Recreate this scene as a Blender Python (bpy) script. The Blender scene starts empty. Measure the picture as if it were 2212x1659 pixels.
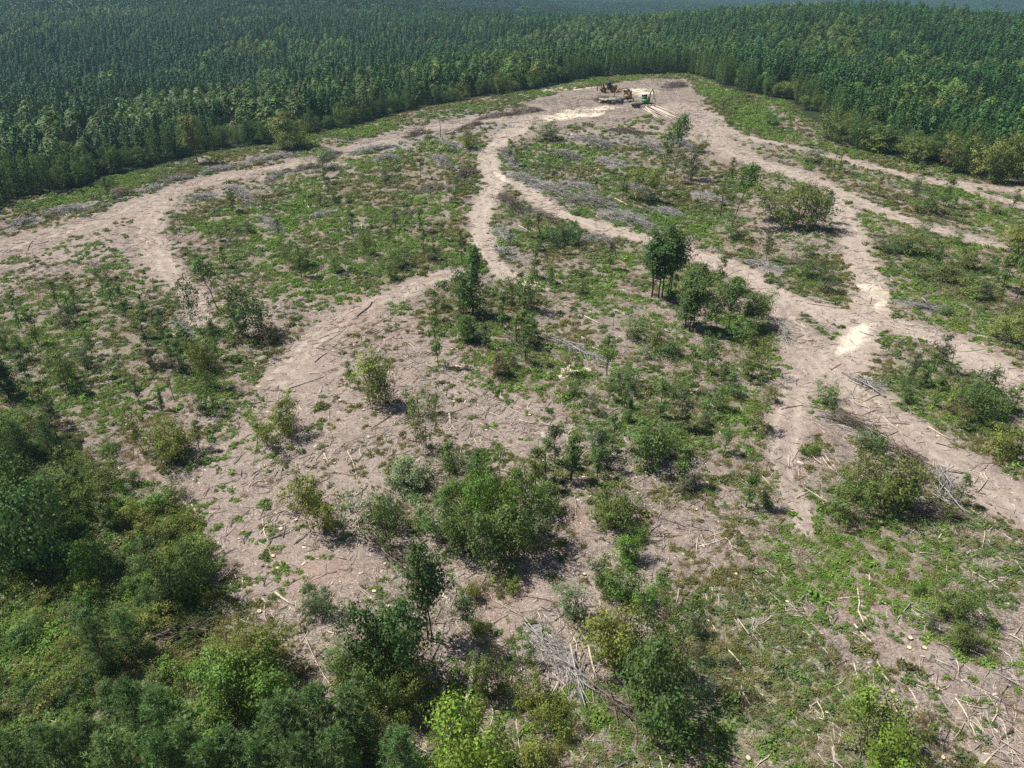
import bpy, math
import numpy as np
from mathutils import Vector

# ------------------------------------------------------------------ camera, sky, sun, exposure
scene = bpy.context.scene
COL = scene.collection
PW, PH = 2212.0, 1659.0            # digitising raster of the photograph
FPX = 1562.5                       # focal length in that raster
PITCH = math.radians(30.5)
CAM = np.array([0.0, 0.0, 55.0])

cam_data = bpy.data.cameras.new("camera")
cam_data.sensor_fit = 'HORIZONTAL'; cam_data.sensor_width = 36.0
cam_data.lens = 36.0 * FPX / PW
cam_data.clip_start = 1.0; cam_data.clip_end = 40000.0
cam = bpy.data.objects.new("camera", cam_data)
cam.location = CAM
cam.rotation_euler = (math.pi / 2 - PITCH, 0.0, 0.0)
COL.objects.link(cam); scene.camera = cam

SUN_EL = math.radians(56.0)
SUN_AZ = math.atan2(-1.0, 0.28)    # clockwise from +Y : sun stands to the left, slightly ahead
world = bpy.data.worlds.new("World"); scene.world = world
world.use_nodes = True
wn = world.node_tree
sky = wn.nodes.new('ShaderNodeTexSky'); sky.sky_type = 'NISHITA'
sky.sun_disc = False; sky.sun_elevation = SUN_EL; sky.sun_rotation = SUN_AZ
sky.dust_density = 1.6; sky.altitude = 200
wn.links.new(sky.outputs[0], wn.nodes['Background'].inputs[0])
wn.nodes['Background'].inputs[1].default_value = 0.055

sd = bpy.data.lights.new("sun", 'SUN'); sd.energy = 5.0; sd.angle = math.radians(0.55); sd.color = (1.0, 0.955, 0.89)
sun = bpy.data.objects.new("sun", sd)
dirv = Vector((-math.sin(SUN_AZ) * math.cos(SUN_EL), -math.cos(SUN_AZ) * math.cos(SUN_EL), -math.sin(SUN_EL)))
sun.rotation_euler = dirv.to_track_quat('-Z', 'Y').to_euler(); sun.location = (-60, 20, 120)
COL.objects.link(sun)

vs = scene.view_settings
vs.view_transform = 'Standard'; vs.look = 'None'; vs.exposure = 0.36; vs.gamma = 1.0; vs.use_curve_mapping = False
cy = scene.cycles
cy.use_denoising = False; cy.max_bounces = 6; cy.diffuse_bounces = 3; cy.glossy_bounces = 2; cy.transmission_bounces = 4
cy.volume_bounces = 1; cy.transparent_max_bounces = 6; cy.caustics_reflective = False; cy.caustics_refractive = False

# ------------------------------------------------------------------ maths helpers
FWD = np.array([0, math.cos(PITCH), -math.sin(PITCH)])
UP = np.array([0, math.sin(PITCH), math.cos(PITCH)])

def hash2(ix, iy, seed):
    n = (ix.astype(np.int64) * 374761393 + iy.astype(np.int64) * 668265263 + seed * 1442695041) & 0x7fffffff
    n = ((n ^ (n >> 13)) * 1274126177) & 0x7fffffff
    n = (n ^ (n >> 16)) & 0xffff
    return n / 65535.0

def vnoise(x, y, seed=0):
    x = np.asarray(x, float); y = np.asarray(y, float)
    ix = np.floor(x); iy = np.floor(y); fx = x - ix; fy = y - iy
    fx = fx * fx * (3 - 2 * fx); fy = fy * fy * (3 - 2 * fy)
    ix = ix.astype(np.int64); iy = iy.astype(np.int64)
    a = hash2(ix, iy, seed); b = hash2(ix + 1, iy, seed); c = hash2(ix, iy + 1, seed); d = hash2(ix + 1, iy + 1, seed)
    return (a * (1 - fx) + b * fx) * (1 - fy) + (c * (1 - fx) + d * fx) * fy

def fbm(x, y, scale, seed=0, octv=4):
    s = 0.0; amp = 0.5; tot = 0.0
    for o in range(octv):
        f = 2.0 ** o / scale
        s = s + amp * vnoise(np.asarray(x) * f + 17.3 * o, np.asarray(y) * f - 9.1 * o, seed + o); tot += amp; amp *= 0.5
    return s / tot

def sstep(a, b, x):
    t = np.clip((x - a) / (b - a), 0, 1); return t * t * (3 - 2 * t)

def gz(x, y):
    """smooth terrain height"""
    x = np.asarray(x, float); y = np.asarray(y, float)
    g = lambda cx, cy_, sx, sy: np.exp(-(((x - cx) / sx) ** 2 + ((y - cy_) / sy) ** 2))
    z = 8.5 * g(45, 325, 130, 120)
    z = z - 15.0 * g(-260, 430, 190, 170) - 10.0 * g(60, 600, 230, 130)
    z = z + 20.0 * g(245, 630, 175, 160)
    z = z - 78.0 * sstep(600, 1500, np.hypot(x, y)) * sstep(-420, 260, x)
    r = np.hypot(x, y)
    far = sstep(750, 1700, r)
    z = z + far * (95.0 * (fbm(x + 3000, y, 800.0, 5, 3) - 0.50))
    z = z + sstep(2500, 6000, r) * 30.0 * fbm(x, y, 1500.0, 9, 2)
    return z

def gzd(x, y):
    """terrain with small relief"""
    x = np.asarray(x, float); y = np.asarray(y, float)
    near = 1 - sstep(350, 500, np.hypot(x, y))
    return gz(x, y) + near * (0.9 * (fbm(x, y, 9.0, 21, 3) - 0.5) + 0.36 * (fbm(x, y, 2.2, 33, 2) - 0.5))

def G(px, py):
    """photo raster point(s) -> world ground points"""
    px = np.asarray(px, float); py = np.asarray(py, float)
    u = px - PW / 2; v = PH / 2 - py
    dx = u; dy = FPX * math.cos(PITCH) + v * math.sin(PITCH); dz = v * math.cos(PITCH) - FPX * math.sin(PITCH)
    dz = np.minimum(dz, -5.0)
    z = np.zeros_like(dx)
    for _ in range(25):
        t = (z - CAM[2]) / dz
        z = 0.4 * z + 0.6 * gz(dx * t, dy * t)
    t = (z - CAM[2]) / dz
    return np.stack([dx * t, dy * t], -1)

def P(x, y, z):
    """world -> photo raster, depth"""
    d = np.stack([np.asarray(x, float) - CAM[0], np.asarray(y, float) - CAM[1], np.asarray(z, float) - CAM[2]], -1)
    dep = d @ FWD
    dep_s = np.where(np.abs(dep) < 1e-3, 1e-3, dep)
    return PW / 2 + FPX * d[..., 0] / dep_s, PH / 2 - FPX * (d @ UP) / dep_s, dep

def inpoly(x, y, poly):
    x = np.asarray(x, float); y = np.asarray(y, float)
    poly = np.asarray(poly); lo = poly.min(0); hi = poly.max(0)
    bb = (x >= lo[0]) & (x <= hi[0]) & (y >= lo[1]) & (y <= hi[1])
    if bb.ndim and not bb.all():
        out = np.zeros(x.shape, bool)
        if bb.any(): out[bb] = inpoly(x[bb], y[bb], poly)
        return out
    ins = np.zeros(x.shape, bool); n = len(poly)
    for i in range(n):
        x1, y1 = poly[i]; x2, y2 = poly[(i + 1) % n]
        if y1 == y2: continue
        c = ((y1 > y) != (y2 > y)) & (x < (x2 - x1) * (y - y1) / (y2 - y1) + x1)
        ins ^= c
    return ins

def polydist(x, y, pts, w=None):
    """distance to polyline and interpolated half width"""
    best = np.full(np.shape(x), 1e9); hw = np.zeros(np.shape(x))
    for i in range(len(pts) - 1):
        ax, ay = pts[i]; bx, by = pts[i + 1]
        L2 = (bx - ax) ** 2 + (by - ay) ** 2 + 1e-9
        t = np.clip(((x - ax) * (bx - ax) + (y - ay) * (by - ay)) / L2, 0, 1)
        d = np.hypot(x - ax - t * (bx - ax), y - ay - t * (by - ay))
        m = d < best
        best = np.where(m, d, best)
        if w is not None: hw = np.where(m, w[i] + t * (w[i + 1] - w[i]), hw)
    return best, hw

# ------------------------------------------------------------------ mesh helpers
def make_mesh(name, V, faces, mats=(), matidx=None, tint=None, smooth=False):
    """faces : list of index arrays (n,k)"""
    me = bpy.data.meshes.new(name)
    V = np.asarray(V, np.float32)
    faces = [np.asarray(f, np.int32) for f in faces if len(f)]
    idx = np.concatenate([f.ravel() for f in faces]); tot = np.concatenate([np.full(len(f), f.shape[1], np.int32) for f in faces])
    start = np.concatenate([[0], np.cumsum(tot)[:-1]]).astype(np.int32)
    me.vertices.add(len(V)); me.vertices.foreach_set('co', V.ravel())
    me.loops.add(len(idx)); me.loops.foreach_set('vertex_index', idx)
    me.polygons.add(len(tot)); me.polygons.foreach_set('loop_start', start)
    if smooth: me.polygons.foreach_set('use_smooth', np.ones(len(tot), bool))
    for m in mats: me.materials.append(m)
    if matidx is not None: me.polygons.foreach_set('material_index', np.asarray(matidx, np.int32))
    me.update(calc_edges=True)
    if tint is not None:
        a = me.attributes.new('tint', 'FLOAT', 'FACE'); a.data.foreach_set('value', np.asarray(tint, np.float32))
    return me

class MB:
    def __init__(s): s.V = []; s.F = {}; s.n = 0; s.T = {}
    def add(s, V, F, tint=0.5):
        V = np.asarray(V, float).reshape(-1, 3); F = np.asarray(F, int); k = F.shape[1]
        s.V.append(V); s.F.setdefault(k, []).append(F + s.n)
        t = np.full(len(F), tint) if np.isscalar(tint) else np.asarray(tint, float)
        s.T.setdefault(k, []).append(t); s.n += len(V)
    def tube(s, pts, rad, n=5, tint=0.5, cap=True):
        pts = np.asarray(pts, float); m = len(pts); rad = np.broadcast_to(np.asarray(rad, float), (m,))
        tan = np.gradient(pts, axis=0); tan /= (np.linalg.norm(tan, axis=1, keepdims=True) + 1e-9)
        ref = np.array([0, 0, 1.0]) if abs(tan[0][2]) < 0.8 else np.array([1.0, 0, 0])
        a = np.cross(tan, ref); a /= (np.linalg.norm(a, axis=1, keepdims=True) + 1e-9); b = np.cross(tan, a)
        ang = np.arange(n) * 2 * math.pi / n
        V = pts[:, None, :] + rad[:, None, None] * (np.cos(ang)[None, :, None] * a[:, None, :] + np.sin(ang)[None, :, None] * b[:, None, :])
        i = np.arange(m - 1)[:, None] * n; j = np.arange(n)[None, :]; j2 = (j + 1) % n
        F = np.stack([i + j, i + j2, i + n + j2, i + n + j], -1).reshape(-1, 4)
        s.add(V.reshape(-1, 3), F, tint)
        if cap:
            s.F.setdefault(n, []).append(np.array([np.arange(n)[::-1] + s.n - m * n])); s.T.setdefault(n, []).append(np.array([0.9]))
            s.F[n].append(np.array([np.arange(n) + s.n - n])); s.T[n].append(np.array([0.9]))
    def leaves(s, C, size, rng, tint, flat=0.5, asp=0.55, bias=None):
        C = np.asarray(C, float); N = len(C)
        nrm = rng.normal(size=(N, 3)) * (1.0 if bias is None else 0.5); nrm = nrm if bias is None else nrm + bias; nrm[:, 2] = np.abs(nrm[:, 2]) + flat; nrm /= np.linalg.norm(nrm, axis=1, keepdims=True)
        r = rng.normal(size=(N, 3)); u = np.cross(nrm, r); u /= (np.linalg.norm(u, axis=1, keepdims=True) + 1e-9); v = np.cross(nrm, u)
        sz = size * rng.uniform(0.6, 1.25, N)[:, None]
        V = np.stack([C - u * sz, C + v * sz * asp, C + u * sz, C - v * sz * asp], 1).reshape(-1, 3)
        s.add(V, np.arange(N * 4).reshape(N, 4), tint)
    def blades(s, C, D, L, w, rng, tint):
        """thin triangles from C along D*L"""
        N = len(C); r = rng.normal(size=(N, 3)); p = np.cross(D, r); p /= (np.linalg.norm(p, axis=1, keepdims=True) + 1e-9)
        L = np.asarray(L).reshape(-1, 1) if not np.isscalar(L) else L
        V = np.stack([C + p * w, C - p * w, C + D * L], 1).reshape(-1, 3)
        s.add(V, np.arange(N * 3).reshape(N, 3), tint)
    def box(s, c, d, rz=0.0, tint=0.5, ry=0.0, bev=0.0):
        x, y, z = np.array(d) / 2.0
        V = np.array([[-x, -y, -z], [x, -y, -z], [x, y, -z], [-x, y, -z], [-x, -y, z], [x, -y, z], [x, y, z], [-x, y, z]])
        if bev: V[4:, :2] *= (1 - bev)
        if ry: cs, sn = math.cos(ry), math.sin(ry); V = V @ np.array([[cs, 0, -sn], [0, 1, 0], [sn, 0, cs]])
        if rz: cs, sn = math.cos(rz), math.sin(rz); V = V @ np.array([[cs, sn, 0], [-sn, cs, 0], [0, 0, 1]])
        s.add(V + np.array(c), [[0, 3, 2, 1], [4, 5, 6, 7], [0, 1, 5, 4], [1, 2, 6, 5], [2, 3, 7, 6], [3, 0, 4, 7]], tint)
    def cyl(s, a, b, r, n=12, tint=0.5): s.tube([a, b], [r, r], n, tint)
    def mesh(s, name, mat, smooth=False):
        ks = sorted(s.F)
        return make_mesh(name, np.concatenate(s.V), [np.concatenate(s.F[k]) for k in ks], [mat] if mat else [], tint=np.concatenate([np.concatenate(s.T[k]) for k in ks]), smooth=smooth)

def link(name, me, parent=None, loc=None, rot=None, scl=None):
    o = bpy.data.objects.new(name, me); COL.objects.link(o)
    if parent is not None: o.parent = parent
    if loc is not None: o.location = loc
    if rot is not None: o.rotation_euler = rot
    if scl is not None: o.scale = scl
    return o

# ------------------------------------------------------------------ materials
def new_mat(name):
    m = bpy.data.materials.new(name); m.use_nodes = True; nt = m.node_tree
    b = nt.nodes['Principled BSDF']; return m, nt, b

class NT:
    def __init__(s, nt): s.nt = nt
    def node(s, t, **kw):
        n = s.nt.nodes.new(t)
        for k, v in kw.items(): setattr(n, k, v)
        return n
    def put(s, sock, v):
        if hasattr(v, 'is_output'): s.nt.links.new(v, sock)
        else: sock.default_value = v
    def math(s, op, a, b=0.0, clamp=False):
        n = s.node('ShaderNodeMath', operation=op); n.use_clamp = clamp; s.put(n.inputs[0], a); s.put(n.inputs[1], b); return n.outputs[0]
    def noise(s, vec, scale, detail=3.0, rough=0.55, out=0):
        n = s.node('ShaderNodeTexNoise'); s.put(n.inputs['Vector'], vec); n.inputs['Scale'].default_value = scale; n.inputs['Detail'].default_value = detail; n.inputs['Roughness'].default_value = rough; return n.outputs[out]
    def ramp(s, fac, stops, interp='LINEAR'):
        n = s.node('ShaderNodeValToRGB'); s.put(n.inputs[0], fac); cr = n.color_ramp; cr.interpolation = interp
        while len(cr.elements) < len(stops): cr.elements.new(0.5)
        for e, (p, c) in zip(cr.elements, stops):
            e.position = p; e.color = (*c, 1) if len(c) == 3 else c
        return n.outputs[0]
    def mix(s, f, a, b, mode='MIX'):
        n = s.node('ShaderNodeMix', data_type='RGBA', blend_type=mode); s.put(n.inputs[0], f)
        for i, v in ((6, a), (7, b)):
            if isinstance(v, tuple) and len(v) == 3: v = (*v, 1)
            s.put(n.inputs[i], v)
        return n.outputs[2]
    def attr(s, name, out='Fac'): return s.node('ShaderNodeAttribute', attribute_name=name).outputs[out]
    def map(s, v, a, b, c=0.0, d=1.0, kind='SMOOTHSTEP'):
        n = s.node('ShaderNodeMapRange', interpolation_type=kind); s.put(n.inputs[0], v)
        for i, q in enumerate((a, b, c, d)): n.inputs[i + 1].default_value = q
        return n.outputs[0]

def ground_material():
    m, nt, bs = new_mat('cut_over_ground'); N = NT(nt)
    pos = N.node('ShaderNodeNewGeometry').outputs['Position']
    mp = N.node('ShaderNodeMapping'); N.put(mp.inputs[0], pos); mp.inputs['Rotation'].default_value = (0, 0, 0.5); mp.inputs['Scale'].default_value = (1, 3.2, 1); st = mp.outputs[0]
    big = N.noise(pos, 0.09, 4, 0.6); mid = N.noise(pos, 0.55, 5, 0.65); fine = N.noise(pos, 3.2, 4, 0.75); speck = N.noise(st, 5.5, 3, 0.8)
    fine_s = N.math('ADD', N.math('MULTIPLY', fine, 0.5), N.math('MULTIPLY', speck, 0.5))
    vo = N.node('ShaderNodeTexVoronoi'); N.put(vo.inputs['Vector'], st); vo.inputs['Scale'].default_value = 5.5
    sx = N.node('ShaderNodeSeparateColor'); N.put(sx.inputs[0], vo.outputs['Color'])
    vo2 = N.node('ShaderNodeTexVoronoi'); N.put(vo2.inputs['Vector'], pos); vo2.inputs['Scale'].default_value = 12.0
    sx2 = N.node('ShaderNodeSeparateColor'); N.put(sx2.inputs[0], vo2.outputs['Color'])
    chip = N.math('ADD', N.math('MULTIPLY', sx.outputs[0], 0.5), N.math('MULTIPLY', sx2.outputs[1], 0.5))
    chipf = N.math('ADD', N.math('MULTIPLY', chip, 0.5), N.math('MULTIPLY', fine_s, 0.5))
    clump = N.noise(pos, 1.5, 4, 0.7)
    chipf = N.math('ADD', chipf, N.math('MULTIPLY', N.math('SUBTRACT', clump, 0.5), 0.25))
    litter = N.ramp(chipf, [(0.26, (0.050, 0.039, 0.032)), (0.42, (0.170, 0.135, 0.113)), (0.55, (0.295, 0.240, 0.202)), (0.68, (0.46, 0.395, 0.335)), (0.79, (0.66, 0.59, 0.50))])
    litter = N.mix(N.map(big, 0.50, 0.66, 0, 0.5), litter, N.mix(0.5, litter, (0.34, 0.20, 0.16)))
    litter = N.mix(N.map(mid, 0.54, 0.68, 0, 0.35), litter, (0.40, 0.345, 0.295))
    litter = N.mix(N.map(mid, 0.47, 0.33, 0, 0.5), litter, (0.125, 0.100, 0.082))
    damp_shade = N.noise(pos, 0.22, 5, 0.65)  # random damp, needle-brown patches that also paint in shade for ground hollows
    litter = N.mix(N.map(damp_shade, 0.54, 0.66, 0, 0.55), litter, N.mix(0.6, litter, (0.10, 0.072, 0.056)))
    soilb = N.ramp(N.math('ADD', N.math('MULTIPLY', chipf, 0.7), N.math('MULTIPLY', mid, 0.3)), [(0.30, (0.135, 0.102, 0.085)), (0.45, (0.265, 0.210, 0.178)), (0.56, (0.36, 0.295, 0.252)), (0.70, (0.55, 0.475, 0.405))])
    litter = N.mix(N.map(N.math('ADD', N.attr('bare'), N.math('MULTIPLY', N.math('SUBTRACT', clump, 0.5), 0.9)), 0.3, 0.9, 0, 0.85), litter, soilb)
    # low herbs and straw
    herb = N.ramp(chipf, [(0.25, (0.03, 0.045, 0.014)), (0.42, (0.085, 0.125, 0.040)), (0.56, (0.165, 0.20, 0.075)), (0.72, (0.38, 0.34, 0.22))])
    g = N.attr('green'); gm = N.math('ADD', g, N.math('MULTIPLY', N.math('SUBTRACT', mid, 0.5), 1.1))
    col = N.mix(N.map(gm, 0.34, 1.0, 0, 0.62), litter, herb)
    # grey slash
    grey = N.ramp(speck, [(0.3, (0.07, 0.062, 0.06)), (0.5, (0.24, 0.225, 0.215)), (0.68, (0.50, 0.48, 0.46))])
    col = N.mix(N.map(N.math('ADD', N.attr('slash'), N.math('MULTIPLY', N.math('SUBTRACT', mid, 0.5), 0.7)), 0.35, 0.75, 0, 0.8), col, grey)
    # packed track soil
    soil = N.ramp(N.math('ADD', N.math('MULTIPLY', mid, 0.45), N.math('MULTIPLY', chipf, 0.55)), [(0.34, (0.145, 0.110, 0.090)), (0.48, (0.275, 0.218, 0.183)), (0.62, (0.43, 0.36, 0.30))])
    lat = N.attr('lat')
    rut = N.math('MULTIPLY', N.map(N.math('ABSOLUTE', N.math('SUBTRACT', lat, N.math('ADD', 0.9, N.math('MULTIPLY', big, 0.5)))), 0.75, 0.1), N.map(mid, 0.36, 0.58))
    soil = N.mix(N.math('MULTIPLY', N.attr('pale'), N.map(clump, 0.3, 0.62, 0.25, 0.8)), soil, (0.50, 0.42, 0.345))
    soil = N.mix(N.math('MULTIPLY', rut, 0.5), soil, (0.55, 0.475, 0.40))
    rm = N.math('ADD', N.attr('road'), N.math('MULTIPLY', N.math('SUBTRACT', mid, 0.5), 0.8))
    col = N.mix(N.map(rm, 0.20, 0.85, 0, 0.9), col, soil)
    sm = N.math('ADD', N.attr('sand'), N.math('MULTIPLY', N.math('SUBTRACT', mid, 0.5), 1.2))
    sandc = N.ramp(N.math('ADD', N.math('MULTIPLY', mid, 0.5), N.math('MULTIPLY', speck, 0.5)), [(0.32, (0.46, 0.37, 0.26)), (0.52, (0.76, 0.68, 0.54))])
    col = N.mix(N.map(sm, 0.35, 0.95, 0, 0.9), col, sandc)
    rd = N.math('ADD', N.attr('red'), N.math('MULTIPLY', N.math('SUBTRACT', big, 0.5), 1.2))
    col = N.mix(N.map(rd, 0.45, 1.2, 0, 0.26), col, (0.36, 0.20, 0.145))
    # forest floor
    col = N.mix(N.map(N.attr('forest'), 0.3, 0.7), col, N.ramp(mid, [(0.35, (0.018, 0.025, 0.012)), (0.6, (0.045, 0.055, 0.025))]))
    N.put(bs.inputs['Base Color'], col); bs.inputs['Roughness'].default_value = 0.95; bs.inputs['Specular IOR Level'].default_value = 0.1
    bp = N.node('ShaderNodeBump'); bp.inputs['Strength'].default_value = 0.8; bp.inputs['Distance'].default_value = 0.16
    N.put(bp.inputs['Height'], N.math('ADD', fine_s, N.math('MULTIPLY', mid, 0.7))); N.put(bs.inputs['Normal'], bp.outputs[0])
    return m

def leaf_material(name, rgb=None, jit=0.35, rand=0.3, trans=0.30, hue=0.032):
    """rgb None : colour comes from the object colour"""
    m, nt, bs = new_mat(name); N = NT(nt)
    oi = N.node('ShaderNodeObjectInfo')
    base = oi.outputs['Color'] if rgb is None else (*rgb, 1)
    t = N.attr('tint')
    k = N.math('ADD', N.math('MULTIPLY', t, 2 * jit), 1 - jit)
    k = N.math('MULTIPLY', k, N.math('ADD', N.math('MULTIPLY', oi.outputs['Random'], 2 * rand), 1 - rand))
    hs = N.node('ShaderNodeHueSaturation'); N.put(hs.inputs['Color'], base); N.put(hs.inputs['Value'], k)
    rnd2 = N.math('FRACT', N.math('MULTIPLY', oi.outputs['Random'], 7.31))
    N.put(hs.inputs['Hue'], N.math('ADD', 0.5 - hue, N.math('ADD', N.math('MULTIPLY', rnd2, hue), N.math('MULTIPLY', t, hue))))
    N.put(bs.inputs['Base Color'], hs.outputs[0]); bs.inputs['Roughness'].default_value = 0.6; bs.inputs['Specular IOR Level'].default_value = 0.25
    tr = N.node('ShaderNodeBsdfTranslucent'); N.put(tr.inputs[0], N.mix(1.0, hs.outputs[0], (1.0, 1.0, 0.55), 'MULTIPLY'))
    mx = N.node('ShaderNodeMixShader'); mx.inputs[0].default_value = trans
    nt.links.new(bs.outputs[0], mx.inputs[1]); nt.links.new(tr.outputs[0], mx.inputs[2])
    nt.links.new(mx.outputs[0], nt.nodes['Material Output'].inputs[0])
    return m

def wood_material(name, a, b, c, rand=0.3, scale=6.0):
    m, nt, bs = new_mat(name); N = NT(nt)
    oi = N.node('ShaderNodeObjectInfo'); pos = N.node('ShaderNodeNewGeometry').outputs['Position']
    n = N.math('ADD', N.math('MULTIPLY', N.noise(pos, scale, 4, 0.7), 0.5), N.math('MULTIPLY', N.attr('tint'), 0.5))
    col = N.ramp(n, [(0.32, a), (0.5, b), (0.68, c)])
    hs = N.node('ShaderNodeHueSaturation'); N.put(hs.inputs['Color'], col)
    N.put(hs.inputs['Value'], N.math('ADD', N.math('MULTIPLY', oi.outputs['Random'], 2 * rand), 1 - rand))
    N.put(bs.inputs['Base Color'], hs.outputs[0]); bs.inputs['Roughness'].default_value = 0.9; bs.inputs['Specular IOR Level'].default_value = 0.15
    return m

def paint_material(name, rgb, rough=0.5, dirt=0.5, metal=0.0):
    m, nt, bs = new_mat(name); N = NT(nt)
    pos = N.node('ShaderNodeTexCoord').outputs['Object']
    n = N.noise(pos, 2.2, 5, 0.7)
    col = N.mix(N.map(n, 0.45, 0.7, 0, dirt), rgb, (0.16, 0.12, 0.09))
    N.put(bs.inputs['Base Color'], col); bs.inputs['Roughness'].default_value = rough; bs.inputs['Metallic'].default_value = metal
    return m

M = {}
M['ground'] = ground_material()
M['leaf'] = leaf_material('broad_leaf', None, 0.45, 0.12)
M['needle'] = leaf_material('pine_needle', None, 0.40, 0.18, 0.28, 0.02)
M['bark'] = wood_material('bark', (0.045, 0.034, 0.026), (0.12, 0.095, 0.075), (0.22, 0.185, 0.15))
M['bark_pale'] = wood_material('pale_bark', (0.22, 0.19, 0.16), (0.42, 0.37, 0.31), (0.62, 0.56, 0.48))
M['log'] = wood_material('log_wood', (0.20, 0.165, 0.135), (0.40, 0.34, 0.28), (0.66, 0.58, 0.47), 0.25, 4.0)
M['log_pale'] = wood_material('peeled_log_wood', (0.42, 0.34, 0.26), (0.62, 0.53, 0.42), (0.78, 0.70, 0.58), 0.15, 3.0)
M['log_dark'] = wood_material('dark_log_bark', (0.05, 0.04, 0.035), (0.12, 0.10, 0.085), (0.24, 0.20, 0.17), 0.25, 4.0)
M['branch_grey'] = wood_material('weathered_branch', (0.13, 0.12, 0.115), (0.30, 0.285, 0.27), (0.52, 0.50, 0.47), 0.3, 3.0)
M['branch_brown'] = wood_material('brown_branch', (0.06, 0.045, 0.04), (0.17, 0.13, 0.11), (0.36, 0.30, 0.25), 0.3, 3.0)
M['stump_top'] = wood_material('cut_wood', (0.45, 0.33, 0.20), (0.62, 0.49, 0.33), (0.75, 0.64, 0.47), 0.15, 9.0)
M['rock'] = wood_material('pale_rock', (0.30, 0.26, 0.21), (0.48, 0.42, 0.35), (0.62, 0.57, 0.50), 0.2, 2.0)
M['straw'] = leaf_material('dry_grass', (0.40, 0.34, 0.19), 0.3, 0.3, 0.2)
M['weed_a'] = leaf_material('weed_green', (0.150, 0.235, 0.062), 0.45, 0.35, 0.3, 0.03)
M['weed_b'] = leaf_material('weed_bright', (0.200, 0.315, 0.060), 0.4, 0.3, 0.3, 0.03)
M['weed_c'] = leaf_material('weed_grey_green', (0.175, 0.220, 0.100), 0.45, 0.35, 0.3, 0.03)
M['weed_d'] = leaf_material('weed_olive', (0.220, 0.220, 0.075), 0.45, 0.35, 0.3, 0.03)
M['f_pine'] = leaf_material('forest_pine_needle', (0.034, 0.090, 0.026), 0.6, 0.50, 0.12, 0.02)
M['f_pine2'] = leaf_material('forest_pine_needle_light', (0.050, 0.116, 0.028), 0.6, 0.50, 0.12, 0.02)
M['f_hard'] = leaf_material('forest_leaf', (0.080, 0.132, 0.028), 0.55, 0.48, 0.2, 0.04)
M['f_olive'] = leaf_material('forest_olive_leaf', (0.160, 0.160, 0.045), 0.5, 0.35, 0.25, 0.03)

# ------------------------------------------------------------------ layout digitised on the ground
def W(*pts): return G(np.array([p[0] for p in pts], float), np.array([p[1] for p in pts], float))

ROADS = [  # (name phrase, [(px,py,half width m)...])
    [(-60, 560, 7), (0, 540, 7), (120, 503, 6.5), (250, 465, 6), (340, 425, 5.5), (440, 392, 5), (560, 368, 5), (660, 350, 5), (760, 322, 6), (860, 296, 7), (960, 272, 8), (1060, 257, 8), (1150, 245, 8)],
    [(350, 440, 3), (318, 490, 3), (330, 540, 3.2), (368, 590, 3), (410, 640, 2.6), (430, 690, 2)],
    [(1165, 255, 5), (1090, 295, 3.6), (1052, 335, 2.8), (1062, 372, 3), (1064, 405, 3), (1042, 455, 2.8), (1040, 500, 2.6), (1058, 548, 2.4), (1085, 592, 2), (1150, 612, 1.5)],
    [(1062, 372, 2.6), (1115, 398, 2.6), (1165, 432, 2.6), (1215, 462, 2.8), (1295, 490, 3), (1390, 515, 3.2), (1480, 543, 3.2), (1560, 572, 3.2), (1640, 612, 3.2), (1720, 650, 3.2), (1800, 680, 3.4), (1880, 694, 3.6), (1965, 708, 3.6), (2060, 745, 3.6), (2150, 795, 3.4), (2300, 890, 3.4)],
    [(1640, 612, 2.6), (1668, 650, 3), (1705, 700, 3.2), (1745, 752, 4.2), (1795, 805, 4.4), (1850, 850, 3.6), (1925, 905, 3.4), (2005, 958, 3.4), (2085, 1015, 3.4), (2165, 1070, 3.4), (2300, 1170, 3.4)],
    [(1755, 770, 3.5), (1725, 830, 3.2), (1703, 900, 2.6), (1692, 980, 2.0), (1702, 1050, 1.4), (1735, 1140, 1.0)],
    [(1490, 235, 9), (1540, 300, 7), (1600, 338, 5), (1680, 366, 4.2), (1750, 390, 4), (1800, 411, 3.6), (1880, 446, 3.2), (1960, 478, 3), (2060, 507, 2.6), (2150, 532, 2.2)],
    [(1530, 262, 4), (1620, 301, 3), (1720, 318, 2.6), (1800, 337, 2.4), (1870, 356, 2.6), (1950, 378, 3.2), (2060, 397, 3.4), (2160, 406, 3.4), (2330, 420, 3.4)],
    [(2040, 394, 2.4), (2130, 421, 2.2), (2212, 446, 2.2), (2300, 470, 2.2)],
    [(1795, 412, 2.4), (1822, 455, 2.6), (1842, 505, 2.8), (1862, 560, 2.8), (1882, 625, 3), (1880, 690, 3.4), (1850, 740, 4), (1800, 800, 4)],
    [(985, 590, 2.4), (905, 610, 2.8), (820, 650, 3.4), (730, 700, 3.6), (660, 750, 3), (610, 820, 3)],
]
ROADP = [0.10, 0.40, 0.90, 0.85, 0.45, 0.40, 0.55, 0.45, 0.5, 0.85, 0.3]
ROADW = [(W(*[(p[0], p[1]) for p in r]), [p[2] for p in r]) for r in ROADS]
LANDING = W((1120, 250), (1150, 215), (1230, 196), (1300, 186), (1390, 170), (1480, 170), (1502, 195), (1520, 255), (1490, 285), (1440, 262), (1380, 250), (1320, 268), (1250, 268), (1180, 285))
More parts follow.
